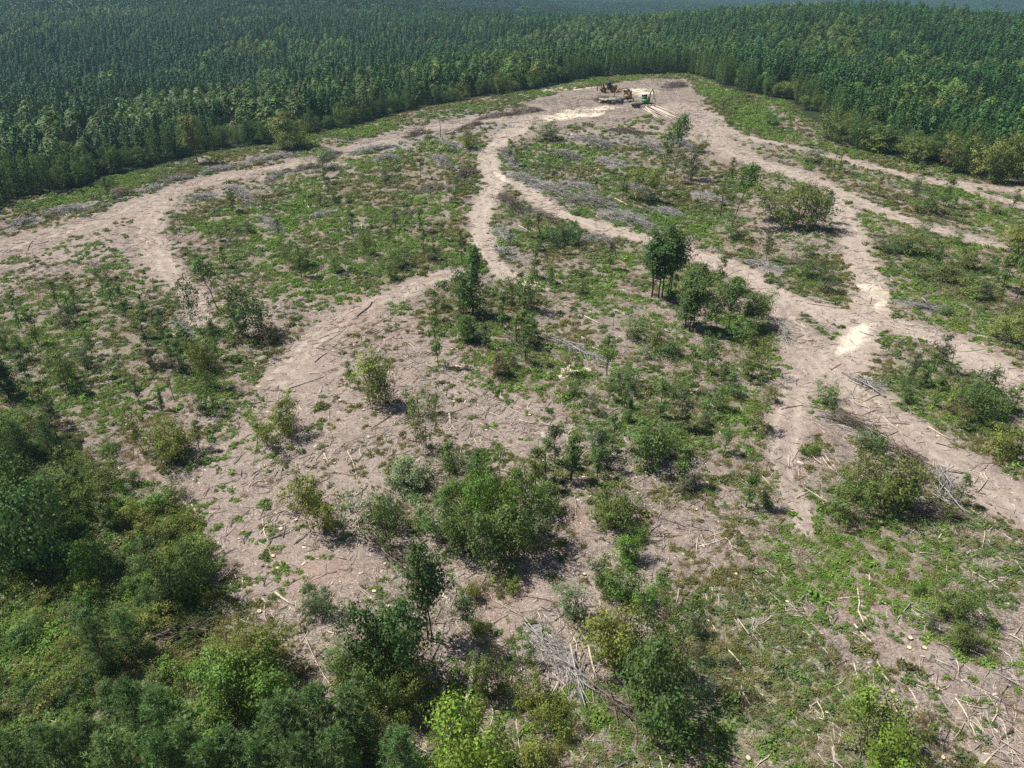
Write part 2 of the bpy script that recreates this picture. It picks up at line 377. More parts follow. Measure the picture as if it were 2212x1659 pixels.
BARE = [W((850, 680), (760, 645), (690, 685), (640, 740), (590, 790), (540, 850), (500, 920), (440, 980), (400, 1060), (440, 1130), (480, 1180), (500, 1260), (480, 1330), (560, 1340), (640, 1330), (760, 1340), (800, 1280), (830, 1200), (800, 1120), (830, 1050), (900, 980), (1000, 990), (1100, 1000), (1200, 1010), (1270, 960), (1250, 900), (1150, 850), (1040, 800), (960, 760), (900, 720)),
        W((820, 1230), (1000, 1180), (1200, 1180), (1350, 1130), (1500, 1080), (1620, 1080), (1560, 1200), (1420, 1260), (1350, 1380), (1250, 1440), (1130, 1520), (950, 1480), (920, 1380), (1000, 1330), (1000, 1250)),
        W((1850, 1300), (1950, 1350), (2040, 1400), (2100, 1480), (2260, 1560), (2260, 1700), (2080, 1700), (2000, 1560), (1900, 1460), (1830, 1370)),
        W((1180, 660), (1280, 690), (1400, 740), (1500, 800), (1460, 810), (1340, 755), (1230, 700)),
        W((-60, 500), (130, 480), (260, 470), (345, 470), (330, 560), (380, 640), (330, 640), (250, 580), (120, 590), (60, 640), (-60, 650)),
        W((400, 402), (560, 362), (760, 316), (960, 258), (1130, 228), (1180, 290), (1090, 320), (1010, 300), (860, 332), (740, 362), (600, 392), (440, 424)),
        W((1150, 285), (1320, 268), (1440, 262), (1520, 262), (1650, 335), (1560, 345), (1470, 330), (1400, 302), (1300, 300), (1200, 320)),
        W((1640, 400), (1780, 440), (1800, 500), (1700, 560), (1620, 520), (1600, 440)),
        W((420, 600), (520, 610), (690, 690), (600, 760), (500, 700), (430, 650))]
SAND = [W((1165, 262), (1190, 243), (1290, 228), (1350, 232), (1290, 250), (1220, 262)), W((1345, 205), (1370, 188), (1420, 192), (1400, 212)), W((1140, 197), (1200, 188), (1290, 188), (1280, 195), (1200, 196)),
        W((1790, 735), (1850, 690), (1890, 700), (1860, 760), (1820, 780)), W((1865, 610), (1895, 600), (1915, 670), (1880, 672)), W((1150, 800), (1250, 780), (1290, 810), (1240, 830)), W((1050, 365), (1090, 372), (1120, 400), (1080, 400)),
        W((1090, 590), (1160, 600), (1200, 640), (1150, 630))]
RED = [W((0, 520), (60, 510), (120, 600), (40, 640), (0, 620)), W((720, 640), (860, 640), (860, 760), (700, 760)), W((560, 1180), (820, 1180), (800, 1320), (560, 1330)), W((1000, 1230), (1160, 1230), (1140, 1480), (960, 1480)), W((2060, 770), (2212, 820), (2212, 900), (2090, 830)), W((2030, 350), (2212, 360), (2212, 420), (2050, 400)), W((1740, 760), (1860, 740), (1900, 830), (1800, 850))]
GREEN = [  # (density, polygon)
    (1.0, W((-60, 500), (60, 432), (170, 410), (240, 385), (340, 362), (440, 343), (450, 362), (330, 402), (200, 432), (100, 457), (0, 490))),
    (0.62, W((400, 490), (480, 470), (600, 400), (800, 370), (960, 400), (1000, 470), (1015, 560), (900, 600), (800, 640), (660, 640), (500, 560), (420, 530))),
    (0.95, W((620, 610), (760, 560), (900, 545), (1000, 470), (1015, 560), (900, 600), (800, 640), (660, 640))),
    (0.55, W((1090, 330), (1200, 300), (1300, 320), (1420, 380), (1560, 400), (1720, 480), (1800, 560), (1640, 560), (1480, 510), (1350, 480), (1200, 430), (1110, 385))),
    (0.95, W((1370, 440), (1440, 400), (1540, 420), (1560, 480), (1520, 520), (1400, 490))),
    (1.0, W((1130, 590), (1200, 580), (1300, 612), (1380, 660), (1340, 672), (1250, 652), (1150, 622))),
    (0.6, W((1070, 470), (1200, 500), (1400, 540), (1440, 640), (1300, 600), (1120, 580))),
    (1.0, W((1660, 592), (1780, 572), (1840, 602), (1832, 640), (1740, 642), (1670, 622))),
    (1.0, W((1712, 660), (1812, 702), (1800, 722), (1756, 722))),
    (0.7, W((870, 665), (1000, 602), (1150, 640), (1220, 720), (1280, 800), (1500, 830), (1660, 820), (1690, 740), (1700, 800), (1690, 900), (1600, 990), (1480, 990), (1300, 900), (1150, 830), (1040, 790), (930, 740))),
    (1.0, W((1300, 880), (1460, 860), (1640, 880), (1620, 960), (1500, 1000), (1340, 960))),
    (0.95, W((1160, 640), (1190, 740), (1230, 820), (1150, 800), (1130, 700))),
    (1.0, W((1600, 760), (1690, 740), (1710, 800), (1660, 850), (1600, 820))),
    (1.0, W((1870, 785), (2000, 772), (2100, 832), (2240, 890), (2240, 1080), (2100, 965), (2000, 905), (1900, 852))),
    (0.75, W((1680, 330), (1790, 350), (1900, 402), (2060, 442), (2240, 475), (2240, 510), (2060, 485), (1900, 432), (1760, 372))),
    (1.0, W((1505, 175), (1620, 205), (1720, 285), (1700, 312), (1580, 272), (1532, 232))),
    (0.9, W((1740, 318), (1900, 338), (2060, 360), (2240, 380), (2240, 395), (2060, 385), (1900, 362))),
    (0.8, W((1860, 512), (2000, 545), (2240, 600), (2240, 780), (2100, 738), (1980, 680), (1905, 602))),
    (0.82, W((1400, 1300), (1560, 1250), (1640, 1090), (1700, 1060), (1900, 1150), (1990, 1290), (1840, 1330), (1870, 1450), (1960, 1560), (2010, 1720), (1180, 1720), (1300, 1480))),
    (1.0, W((1420, 1440), (1640, 1400), (1780, 1480), (1860, 1659), (1240, 1700), (1300, 1540))),
    (0.62, W((-60, 620), (100, 600), (330, 560), (400, 640), (420, 780), (350, 900), (250, 1000), (-60, 960))),
    (1.0, W((-80, 900), (150, 950), (250, 1080), (380, 1090), (465, 1180), (450, 1330), (500, 1400), (600, 1450), (720, 1720), (-80, 1760))),
    (0.8, W((1860, 1060), (2050, 1000), (2200, 1200), (2150, 1320), (1950, 1220))),
    (0.7, W((720, 1380), (920, 1420), (1120, 1560), (1300, 1600), (1240, 1740), (700, 1740))),
    (0.75, W((1180, 192), (1300, 182), (1390, 166), (1300, 170), (1210, 187))),
    (0.45, W((1560, 860), (1700, 920), (1720, 1080), (1600, 1120), (1480, 1020))),
]
SLASH = [W((1085, 320), (1130, 330), (1200, 390), (1400, 440), (1420, 490), (1300, 480), (1180, 430), (1110, 400)), W((740, 300), (960, 250), (1130, 235), (1100, 280), (960, 300), (840, 330), (740, 340)), W((1220, 290), (1400, 290), (1430, 340), (1280, 340))]
CLEAR = W((-700, 820), (-300, 600), (-40, 470), (60, 428), (170, 410), (240, 383), (350, 358), (440, 333), (520, 316), (600, 314), (680, 288), (780, 273), (860, 247), (960, 224), (1060, 209), (1130, 199), (1210, 184), (1290, 167), (1390, 162), (1480, 159), (1530, 171), (1560, 189), (1620, 204), (1690, 214), (1740, 248), (1790, 288), (1850, 318), (1920, 338), (2000, 348), (2080, 376), (2140, 386), (2240, 386), (2700, 560), (2700, 2100), (-700, 2100))

PILES = """95 465 190 450 6.8 1.43 grey
235 432 280 418 5.4 2.08 brown
430 378 505 362 6.1 1.30 grey
352 396 415 384 4.7 1.04 grey
535 352 645 336 5.4 1.43 grey
500 402 548 446 4.9 1.56 grey
575 396 612 372 4.1 1.17 grey
405 432 462 422 4.3 0.91 grey
750 335 855 316 5.4 1.30 grey
690 352 735 330 4.7 1.56 brown
938 338 972 364 4.9 1.17 grey
978 392 1028 372 5.4 1.69 brown
955 306 1000 324 4.7 1.04 grey
1088 320 1112 368 6.1 1.56 grey
1108 378 1172 410 6.1 1.69 grey
1150 400 1228 424 6.8 1.69 grey
1222 398 1285 420 6.1 1.56 grey
1222 430 1325 452 7.4 1.95 grey
1296 462 1408 492 7.4 1.95 grey
1080 425 1128 465 6.1 1.95 brown
1072 492 1102 528 4.7 1.43 grey
1068 538 1108 556 4.3 1.17 grey
890 416 975 406 4.7 1.04 brown
1242 296 1322 318 6.8 1.30 grey
1380 305 1430 332 6.1 1.30 grey
1312 280 1388 292 5.4 1.17 brown
1258 514 1318 526 4.1 1.17 grey
1088 250 1172 238 6.8 1.56 brown
1030 258 1110 246 6.1 1.17 brown
1432 190 1480 185 8.1 1.95 brown
1098 714 1146 790 3 0.9 brown
1600 566 1680 584 3.2 1.0 grey
1684 696 1698 738 3.2 0.9 grey
1848 822 1902 846 2.6 0.7 grey
1792 905 1856 922 3.6 1.3 brown
1922 968 1990 1012 3.0 1.0 brown
2030 1025 2052 1092 2.8 1.2 grey
1968 1110 2072 1122 3.2 1.2 brown
1160 1370 1256 1478 2.6 0.8 grey
1298 1495 1372 1556 2.0 0.7 brown
372 1375 428 1362 2.4 0.9 brown
1195 735 1330 795 2.5 0.5 grey
820 1185 870 1210 1.8 0.5 brown
1285 215 1325 222 6.8 1.82 brown
20 492 70 474 5.4 1.17 grey
300 418 350 404 4.7 1.04 grey
630 372 690 360 4.7 1.17 brown
800 352 860 338 5.4 1.17 grey
870 300 930 286 5.4 1.30 brown
985 282 1040 268 5.4 1.17 brown
1190 330 1250 345 6.1 1.30 grey
1290 345 1350 362 6.1 1.30 grey
1340 400 1395 420 5.4 1.30 grey
1410 452 1470 470 5.4 1.17 grey
1140 452 1200 480 4.7 1.17 brown
1455 300 1500 330 5.4 1.04 grey
660 470 730 455 4.3 0.91 grey
560 470 610 500 4.1 1.04 grey
840 470 900 455 4.1 0.91 brown
1500 420 1560 440 4.7 1.04 grey
1700 560 1760 580 3.0 0.7 brown
1960 655 2030 675 2.8 0.7 grey
350 780 395 800 2.5 0.6 brown
380 690 420 740 2.4 0.6 grey
"""
PILEAX = []
for _l in PILES.strip().splitlines():
    _t = _l.split(); _a = G(float(_t[0]), float(_t[1])); _b = G(float(_t[2]), float(_t[3])); PILEAX.append((tuple(_a), tuple(_b), float(_t[4])))

def masks(x, y):
    wx = x + 3.5 * (fbm(x, y, 6.0, 41, 3) - 0.5) * 2; wy = y + 3.5 * (fbm(x, y, 6.0, 47, 3) - 0.5) * 2
    rr = 1.2 + 0.012 * np.hypot(x, y)
    JIT = [(0, 0), (0.9, 0.3), (-0.3, 1.0), (-1.0, -0.2), (0.2, -1.0), (1.9, 1.2), (-1.8, 1.3), (-1.2, -2.0), (1.5, -1.7)]
    soft = lambda p, f=1.0: sum(inpoly(wx + rr * f * a, wy + rr * f * b, p).astype(float) for a, b in JIT) / len(JIT)
    o = {k: np.zeros(x.shape) for k in ('road', 'sand', 'red', 'green', 'slash', 'forest', 'pale', 'land')}
    lat = np.full(x.shape, 9.0); rid = np.full(x.shape, -1)
    for i, (pts, hw) in enumerate(ROADW):
        d, h = polydist(x + 0.35 * (wx - x), y + 0.35 * (wy - y), pts, hw)
        r = 1 - sstep(0.55, 1.45, d / np.maximum(h * (0.75 + 0.75 * fbm(x, y, 7.0, 53, 2)), 0.1))
        rid = np.where(r > np.maximum(o['road'], 0.5), i, rid)
        o['pale'] = np.maximum(o['pale'], r * ROADP[i]); lat = np.where(r > o['road'], d, lat); o['road'] = np.maximum(o['road'], r)
    l = inpoly(wx, wy, LANDING); o['land'] = l * 1.0; o['road'] = np.maximum(o['road'], l * 0.30); rid = np.where(l, 99, rid); lat = np.where(l, 9.0, lat)
    for d, p in GREEN: o['green'] = np.maximum(o['green'], d * soft(p))
    base = 0.26 + 0.42 * sstep(0.38, 0.62, fbm(x, y, 12.0, 71, 3))
    bare = np.zeros(x.shape)
    for i, p in enumerate(BARE): bare = np.maximum(bare, soft(p) * (1.0 if i < 4 else 0.85))
    o['green'] = np.maximum(o['green'], base)
    o['green'] *= (1 - 0.86 * bare)
    o['green'] *= (1 - o['road']) * (1 - o['land'])
    for (pa, pb, pw) in PILEAX:
        dd, _ = polydist(x, y, [pa, pb]); o['slash'] = np.maximum(o['slash'], 0.8 * (1 - sstep(0.35, 0.95, dd / pw)))
    for k, ps in (('sand', SAND), ('red', RED), ('slash', SLASH)):
        for p in ps: o[k] = np.maximum(o[k], soft(p, 0.35 if k == 'sand' else 1.0))
    inc = inpoly(x, y, CLEAR)
    o['forest'] = (~inc) * 1.0
    o['lat'] = lat; o['rid'] = rid; o['bare'] = bare
    return o

MGX = np.arange(-235.0, 260.0, 0.85); MGY = np.arange(12.0, 400.0, 0.85)
_gx, _gy = np.meshgrid(MGX, MGY); MGRID = {k: v.reshape(_gx.shape) for k, v in masks(_gx.ravel(), _gy.ravel()).items()}
def fmask(x, y):
    i = np.clip(np.round((np.asarray(y) - 12.0) / 0.85).astype(int), 0, len(MGY) - 1); j = np.clip(np.round((np.asarray(x) + 235.0) / 0.85).astype(int), 0, len(MGX) - 1)
    return {k: v[i, j] for k, v in MGRID.items()}

# ------------------------------------------------------------------ the ground sheet (tracks are cut out of the same sheet)
def build_ground():
    ys = [-300.0, -150, -60, -20, 0, 10]
    while ys[-1] < 420: ys.append(ys[-1] + max(0.55, 0.0068 * ys[-1]))
    s = 3.0
    while ys[-1] < 9500: s *= 1.055; ys.append(ys[-1] + s)
    xs = [0.0]
    while xs[-1] < 215: xs.append(xs[-1] + (0.72 if xs[-1] < 110 else 1.1))
    s = 1.5
    while xs[-1] < 9000: s *= 1.07; xs.append(xs[-1] + s)
    xs = np.array([-v for v in xs[:0:-1]] + xs); ys = np.array(ys)
    X, Y = np.meshgrid(xs, ys); Z = gzd(X, Y)
    xr, yr = X.ravel(), Y.ravel(); nr = (np.abs(xr) < 330) & (yr < 480) & (yr > -20); sub = masks(xr[nr], yr[nr]); m = {}
    for k, v in sub.items():
        f = np.full(xr.shape, {'rid': -1, 'lat': 9.0}.get(k, 0.0)); f[nr] = v; m[k] = f
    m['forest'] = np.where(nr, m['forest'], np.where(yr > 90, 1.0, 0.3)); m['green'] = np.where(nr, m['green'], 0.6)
    nx, ny = len(xs), len(ys)
    V = np.stack([X.ravel(), Y.ravel(), Z.ravel()], -1)
    i = np.arange(ny - 1)[:, None] * nx; j = np.arange(nx - 1)[None, :]
    F = np.stack([i + j, i + j + 1, i + nx + j + 1, i + nx + j], -1).reshape(-1, 4)
    # vertex normals of the whole sheet
    gx = np.gradient(Z, xs, axis=1); gy = np.gradient(Z, ys, axis=0)
    Nn = np.stack([-gx.ravel(), -gy.ravel(), np.ones(gx.size)], -1); Nn /= np.linalg.norm(Nn, axis=1, keepdims=True)
    rid_f = m['rid'][F[:, 0]]
    rid_f = np.where((m['rid'][F] >= 0).all(1), rid_f, -1)
    def part(name, sel, label):
        f = F[sel]; used, inv = np.unique(f, return_inverse=True); f = inv.reshape(-1, 4)
        me = make_mesh(name, V[used], [f], [M['ground']], smooth=True)
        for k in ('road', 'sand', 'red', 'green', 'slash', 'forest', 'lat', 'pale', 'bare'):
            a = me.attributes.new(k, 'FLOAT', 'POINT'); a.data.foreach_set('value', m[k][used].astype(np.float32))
        me.normals_split_custom_set_from_vertices([tuple(v) for v in Nn[used]])
        o = link(name, me); o['kind'] = 'structure'; o['label'] = label; return o
    part('ground', rid_f < 0, 'cut-over ground of brown litter, stubble and weeds running on under the forest')
    part('log_landing', rid_f == 99, 'wide churned pale landing where the machines stand')
    LB = ['broad brown track along the forest edge on the upper left', 'short brown track leading down from the edge track', 'pale track running down from the landing past the fork', 'long pale track crossing the middle of the clearing', 'wide diagonal track running down towards the lower right', 'faint track dropping straight down from the junction', 'wide track leaving the landing to the right', 'upper track skirting the right forest edge', 'narrow spur below the upper right track', 'steep pale link track down into the junction', 'brown track curving from the thicket into the bare slope']
    for k in range(len(ROADS)):
        if (rid_f == k).any(): part('dirt_track', rid_f == k, LB[k])
build_ground()

# ------------------------------------------------------------------ scattered stuff through geometry nodes
def scatter(name, label, pts, rot, scl, idx, protos):
    c = bpy.data.collections.new(name + '_pieces')
    for i, me in enumerate(protos):
        o = bpy.data.objects.new('%s_piece_%02d' % (name, i), me); c.objects.link(o)
    n = len(pts)
    me = bpy.data.meshes.new(name); me.vertices.add(n); me.vertices.foreach_set('co', np.asarray(pts, np.float32).ravel())
    a = me.attributes.new('rot', 'FLOAT_VECTOR', 'POINT'); a.data.foreach_set('vector', np.asarray(rot, np.float32).ravel())
    a = me.attributes.new('scl', 'FLOAT_VECTOR', 'POINT'); a.data.foreach_set('vector', np.asarray(scl, np.float32).ravel())
    a = me.attributes.new('pick', 'INT', 'POINT'); a.data.foreach_set('value', np.asarray(idx, np.int32))
    o = link(name, me)
    ng = bpy.data.node_groups.new(name + '_nodes', 'GeometryNodeTree')
    ng.interface.new_socket('Geometry', in_out='INPUT', socket_type='NodeSocketGeometry'); ng.interface.new_socket('Geometry', in_out='OUTPUT', socket_type='NodeSocketGeometry')
    nd = ng.nodes; gi = nd.new('NodeGroupInput'); go = nd.new('NodeGroupOutput')
    ip = nd.new('GeometryNodeInstanceOnPoints'); ci = nd.new('GeometryNodeCollectionInfo')
    ci.inputs['Collection'].default_value = c; ci.inputs['Separate Children'].default_value = True; ci.inputs['Reset Children'].default_value = True
    def na(nm, t):
        q = nd.new('GeometryNodeInputNamedAttribute'); q.data_type = t; q.inputs['Name'].default_value = nm; return q.outputs['Attribute']
    L = ng.links.new
    L(gi.outputs[0], ip.inputs['Points']); L(ci.outputs[0], ip.inputs['Instance']); ip.inputs['Pick Instance'].default_value = True
    L(na('pick', 'INT'), ip.inputs['Instance Index']); L(na('rot', 'FLOAT_VECTOR'), ip.inputs['Rotation']); L(na('scl', 'FLOAT_VECTOR'), ip.inputs['Scale'])
    L(ip.outputs[0], go.inputs[0])
    md = o.modifiers.new('scatter', 'NODES'); md.node_group = ng
    o['kind'] = 'stuff'; o['label'] = label
    return o

# ------------------------------------------------------------------ tree, shrub and pine shapes
def broadleaf(seed, H, Wd, lo, ncl, nl, leaf, stems=1, spread=0.0, rad=None, lean=0.06, csz=None, shape='round', flat=0.5, bare_twigs=0):
    rng = np.random.default_rng(seed); tr = MB(); cr = MB()
    rad = rad or 0.012 * H + 0.02; csz = csz or Wd * 0.12
    tops = []
    for s_ in range(stems):
        b = np.array([*rng.normal(0, spread * 0.35, 2), -0.15])
        hh = H * (rng.uniform(0.7, 1.0) if stems > 1 else 0.97)
        t = b + np.array([*(rng.normal(0, lean * H, 2) + b[:2] * 1.2), hh])
        k = 6; ts = np.linspace(0, 1, k)[:, None]; pts = b + (t - b) * ts + np.concatenate([rng.normal(0, 0.012 * H, (k, 2)) * np.sin(ts * 3.1), np.zeros((k, 1))], 1)
        tr.tube(pts, rad * (1 - 0.82 * ts[:, 0]) / (1 if stems == 1 else 1.6), 6 if stems == 1 else 4, 0.4)
        tops.append((pts, hh))
    for c in range(ncl):
        pts, hh = tops[c % stems]
        tt = lo + (1 - lo) * rng.uniform(0, 1) ** 0.85
        q = (tt - lo) / (1 - lo + 1e-6)
        prof = {'round': math.sqrt(max(0.05, 1 - (2 * q - 0.85) ** 2 * 0.85)), 'cone': 1.08 - q, 'flatfoot': math.sqrt(max(0.03, 1 - q ** 2)), 'top': 0.35 + 0.75 * math.sin(q * 2.6)}[shape]
        f = tt * 5; i = min(4, int(f)); st = pts[i] + (pts[i + 1] - pts[i]) * (f - i)
        ph = rng.uniform(0, 2 * math.pi); r = Wd / 2 * prof * (rng.uniform(0.3, 1.0) if rng.uniform() < 0.85 else rng.uniform(1.0, 1.35)) / (1 if stems == 1 else 1.35)
        en = st + np.array([math.cos(ph) * r, math.sin(ph) * r, r * rng.uniform(-0.05, 0.45)])
        en[2] = max(en[2], csz * 0.4)
        s0 = st - np.array([0, 0, min(st[2] * 0.25, r * 0.5)])
        tr.tube([s0, (s0 + en) / 2 + rng.normal(0, 0.04 * r + .01, 3), en], [rad * 0.34 * (1.1 - q * .7), rad * 0.22, 0.008], 3, 0.45, False)
        ct = rng.uniform(0.08, 0.92)
        for cc, w_ in ((en, 1.0), (s0 * 0.35 + en * 0.65, 0.5)):
            n_ = max(3, int(nl * w_ * rng.uniform(0.6, 1.3)))
            C = cc + rng.normal(size=(n_, 3)) * np.array([csz, csz, csz * 0.62])
            C[:, 2] = np.maximum(C[:, 2], 0.05)
            ob = (C - np.array([0, 0, H * (0.35 + lo * 0.5)])) / np.array([Wd * 0.5, Wd * 0.5, H * 0.5]); ob = 0.8 * ob / (np.linalg.norm(ob, axis=1, keepdims=True) + 0.3) + 0.5 * (C - cc) / csz; ob[:, 2] = np.maximum(ob[:, 2], -0.1)
            cr.leaves(C, leaf, rng, np.clip(ct + rng.normal(0, 0.16, n_), 0, 1), 0.35, 0.6, ob)
    for c in range(bare_twigs):
        pts, hh = tops[c % stems]; f = rng.uniform(1, 4.9); i = int(f); st = pts[i] + (pts[i + 1] - pts[i]) * (f - i)
        ph = rng.uniform(0, 6.28); r = Wd * rng.uniform(0.15, 0.45)
        tr.tube([st, st + np.array([math.cos(ph) * r, math.sin(ph) * r, r * 0.7])], [rad * 0.3, 0.008], 3, 0.5, False)
    return tr, cr

def pine(seed, H, Wd, lo=0.12, nbr=60, tuft=14, L=0.34, w=0.035, per=3, rad=None, dome=False):
    rng = np.random.default_rng(seed); tr = MB(); cr = MB(); rad = rad or 0.013 * H + 0.02
    k = 6; ts = np.linspace(0, 1, k); pts = np.stack([rng.normal(0, 0.006 * H, k) * ts, rng.normal(0, 0.006 * H, k) * ts, -0.15 + ts * (H * 0.97 + 0.15)], -1)
    tr.tube(pts, rad * (1 - 0.85 * ts), 6, 0.4)
    for b in range(nbr):
        q = (b + rng.uniform(0, 1)) / nbr; t = lo + (1 - lo) * q
        prof = (1 - q) ** 0.75 * (0.55 + 0.45 * min(1, q * 5)) + 0.07
        if dome: prof = math.sqrt(max(0.03, 1 - q ** 2.2)) * (0.6 + 0.4 * min(1, q * 4))
        r = Wd / 2 * prof * rng.uniform(0.65, 1.1); ph = b * 2.399 + rng.normal(0, 0.3)
        f = t * 5; i = min(4, int(f)); st = pts[i] + (pts[i + 1] - pts[i]) * (f - i)
        en = st + np.array([math.cos(ph) * r, math.sin(ph) * r, r * (0.15 + 0.55 * q) + rng.normal(0, 0.05)])
        tr.tube([st, en], [rad * 0.3 * (1.1 - q), 0.01], 3, 0.4, False)
        ct = rng.uniform(0.25, 0.75)
        for p_ in range(per):
            fr = 1 - 0.28 * p_
            c = st + (en - st) * fr + (rng.normal(0, 0.09 * Wd * 0.5, 3) if p_ else 0)
            D = rng.normal(size=(tuft, 3)); D[:, 2] += 0.55; d0 = (en - st) / (np.linalg.norm(en - st) + 1e-6); D += d0 * 0.7
            D /= np.linalg.norm(D, axis=1, keepdims=True)
            cr.blades(np.repeat(c[None], tuft, 0) + rng.normal(0, 0.05, (tuft, 3)), D, L * rng.uniform(0.7, 1.2, tuft), w, rng, np.clip(ct + rng.normal(0, 0.15, tuft), 0, 1))
    c = pts[-1]; D = rng.normal(size=(tuft, 3)); D[:, 2] = np.abs(D[:, 2]) + 0.8; D /= np.linalg.norm(D, axis=1, keepdims=True)
    cr.blades(np.repeat(c[None], tuft, 0), D, np.full(tuft, L * 1.3), w, rng, 0.7)
    return tr, cr

def snag(seed, H, rad):
    rng = np.random.default_rng(seed); tr = MB(); br = MB()
    k = 6; ts = np.linspace(0, 1, k); pts = np.stack([rng.normal(0, 0.02 * H, k) * ts, rng.normal(0, 0.02 * H, k) * ts, -0.2 + ts * (H + 0.2)], -1)
    tr.tube(pts, rad * (1 - 0.6 * ts), 6, 0.5)
    for b in range(9):
        f = rng.uniform(1.2, 4.8); i = int(f); st = pts[i] + (pts[i + 1] - pts[i]) * (f - i); ph = rng.uniform(0, 6.28); r = H * rng.uniform(0.05, 0.18)
        br.tube([st, st + np.array([math.cos(ph) * r, math.sin(ph) * r, r * rng.uniform(0.2, 0.9)])], [rad * 0.35, 0.012], 3, 0.5, False)
    return tr, br

KIND = {}   # kind -> list of (trunk mesh, crown mesh, H, W)
def reg(kind, builder, H, Wd, n, leafmat, barkmat, **kw):
    out = []
    for i in range(n):
        tr, cr = builder(sum(map(ord, kind)) * 13 + i * 101, H, Wd, **kw) if builder is not snag else snag(sum(map(ord, kind)) + i, H, Wd)
        out.append((tr.mesh(kind + '_trunk', M[barkmat], True), cr.mesh(kind + '_crown', M[leafmat]), H, Wd if builder is not snag else H * 0.25))
    KIND[kind] = out
reg('tall', broadleaf, 14.0, 6.5, 4, 'leaf', 'bark', lo=0.36, ncl=74, nl=32, leaf=0.19, csz=0.50, shape='round', stems=2, spread=0.5, lean=0.05, bare_twigs=10)
reg('round', broadleaf, 7.0, 6.5, 4, 'leaf', 'bark', lo=0.14, ncl=110, nl=34, leaf=0.15, csz=0.44, shape='round', stems=6, spread=2.6, lean=0.09, rad=0.11)
reg('bush', broadleaf, 3.0, 3.2, 4, 'leaf', 'bark', lo=0.08, ncl=60, nl=26, leaf=0.10, csz=0.25, stems=6, spread=1.3, shape='round', rad=0.05, lean=0.10)
reg('sapling', broadleaf, 6.0, 2.2, 5, 'leaf', 'bark', lo=0.25, ncl=32, nl=18, leaf=0.135, csz=0.22, shape='round', rad=0.085, lean=0.03, bare_twigs=6)
reg('topsap', broadleaf, 9.0, 3.0, 2, 'leaf', 'bark', lo=0.62, ncl=30, nl=22, leaf=0.16, csz=0.32, shape='round', rad=0.09, lean=0.05, bare_twigs=8)
reg('thicket', broadleaf, 6.0, 4.6, 5, 'leaf', 'bark', lo=0.15, ncl=66, nl=17, leaf=0.13, csz=0.28, stems=8, spread=1.6, shape='round', rad=0.05, lean=0.05, bare_twigs=14)
reg('cedar', broadleaf, 9.0, 3.4, 2, 'leaf', 'bark', lo=0.08, ncl=110, nl=22, leaf=0.13, csz=0.30, shape='cone', rad=0.10, lean=0.01)
reg('pine', pine, 9.0, 3.9, 4, 'needle', 'bark', nbr=105, tuft=20, L=0.40, w=0.032, per=3, dome=True, lo=0.16)
reg('edgepine', pine, 11.0, 2.9, 4, 'needle', 'bark', nbr=58, tuft=9, L=0.48, w=0.06, per=2, lo=0.10)
reg('snag', snag, 5.0, 0.10, 3, 'bark', 'bark')
reg('snag_pale', snag, 5.0, 0.12, 2, 'bark_pale', 'bark_pale')

THINGS = []   # (object, phrase, px, py) labelled at the end
def register(o, phrase, cat, group, x, y, z=None):
    o['category'] = cat; o['group'] = group
    u, v, d = P(x, y, gz(x, y)); THINGS.append((o, phrase, float(u), float(v)))

RNG = np.random.default_rng(7)
GREENS = {'dark': (0.090, 0.160, 0.048), 'mid': (0.135, 0.215, 0.060), 'bright': (0.150, 0.265, 0.050), 'olive': (0.178, 0.220, 0.058), 'yellow': (0.235, 0.270, 0.060),
          'pale': (0.190, 0.250, 0.125), 'grey': (0.125, 0.150, 0.080), 'brown': (0.170, 0.130, 0.065), 'blue': (0.078, 0.140, 0.066), 'pine': (0.165, 0.270, 0.095), 'vivid': (0.205, 0.300, 0.045)}
CWORD = {'dark': 'dark green', 'mid': 'green', 'bright': 'bright green', 'olive': 'olive green', 'yellow': 'yellowish', 'pale': 'pale green', 'grey': 'grey-green', 'brown': 'brownish', 'blue': 'bluish green', 'pine': 'dark green', 'vivid': 'lime green'}
KNAME = {'tall': ('hardwood_tree', 'tall %s leafy tree', 'tree'), 'round': ('broadleaf_tree', 'round %s bushy tree', 'tree'), 'bush': ('shrub', 'dense %s bush', 'bush'), 'sapling': ('sapling', 'thin %s sapling', 'sapling'),
         'topsap': ('spindly_tree', 'spindly %s tree bare below its crown', 'tree'), 'thicket': ('multi_stem_shrub', 'thin-stemmed %s thicket shrub', 'shrub'), 'cedar': ('conical_tree', 'conical %s evergreen', 'tree'),
         'pine': ('pine_tree', '%s young pine', 'pine tree'), 'edgepine': ('pine_tree', '%s young pine', 'pine tree'), 'snag': ('dead_snag', 'dark bare dead stem', 'dead tree'), 'snag_pale': ('dead_snag', 'pale bare broken trunk', 'dead tree')}
KGROUP = {'tree': 'trees left standing in the clearing', 'bush': 'bushes in the clearing', 'sapling': 'saplings left in the clearing', 'shrub': 'thicket shrubs in the clearing', 'pine tree': 'young pines near the camera', 'dead tree': 'dead snags in the clearing'}

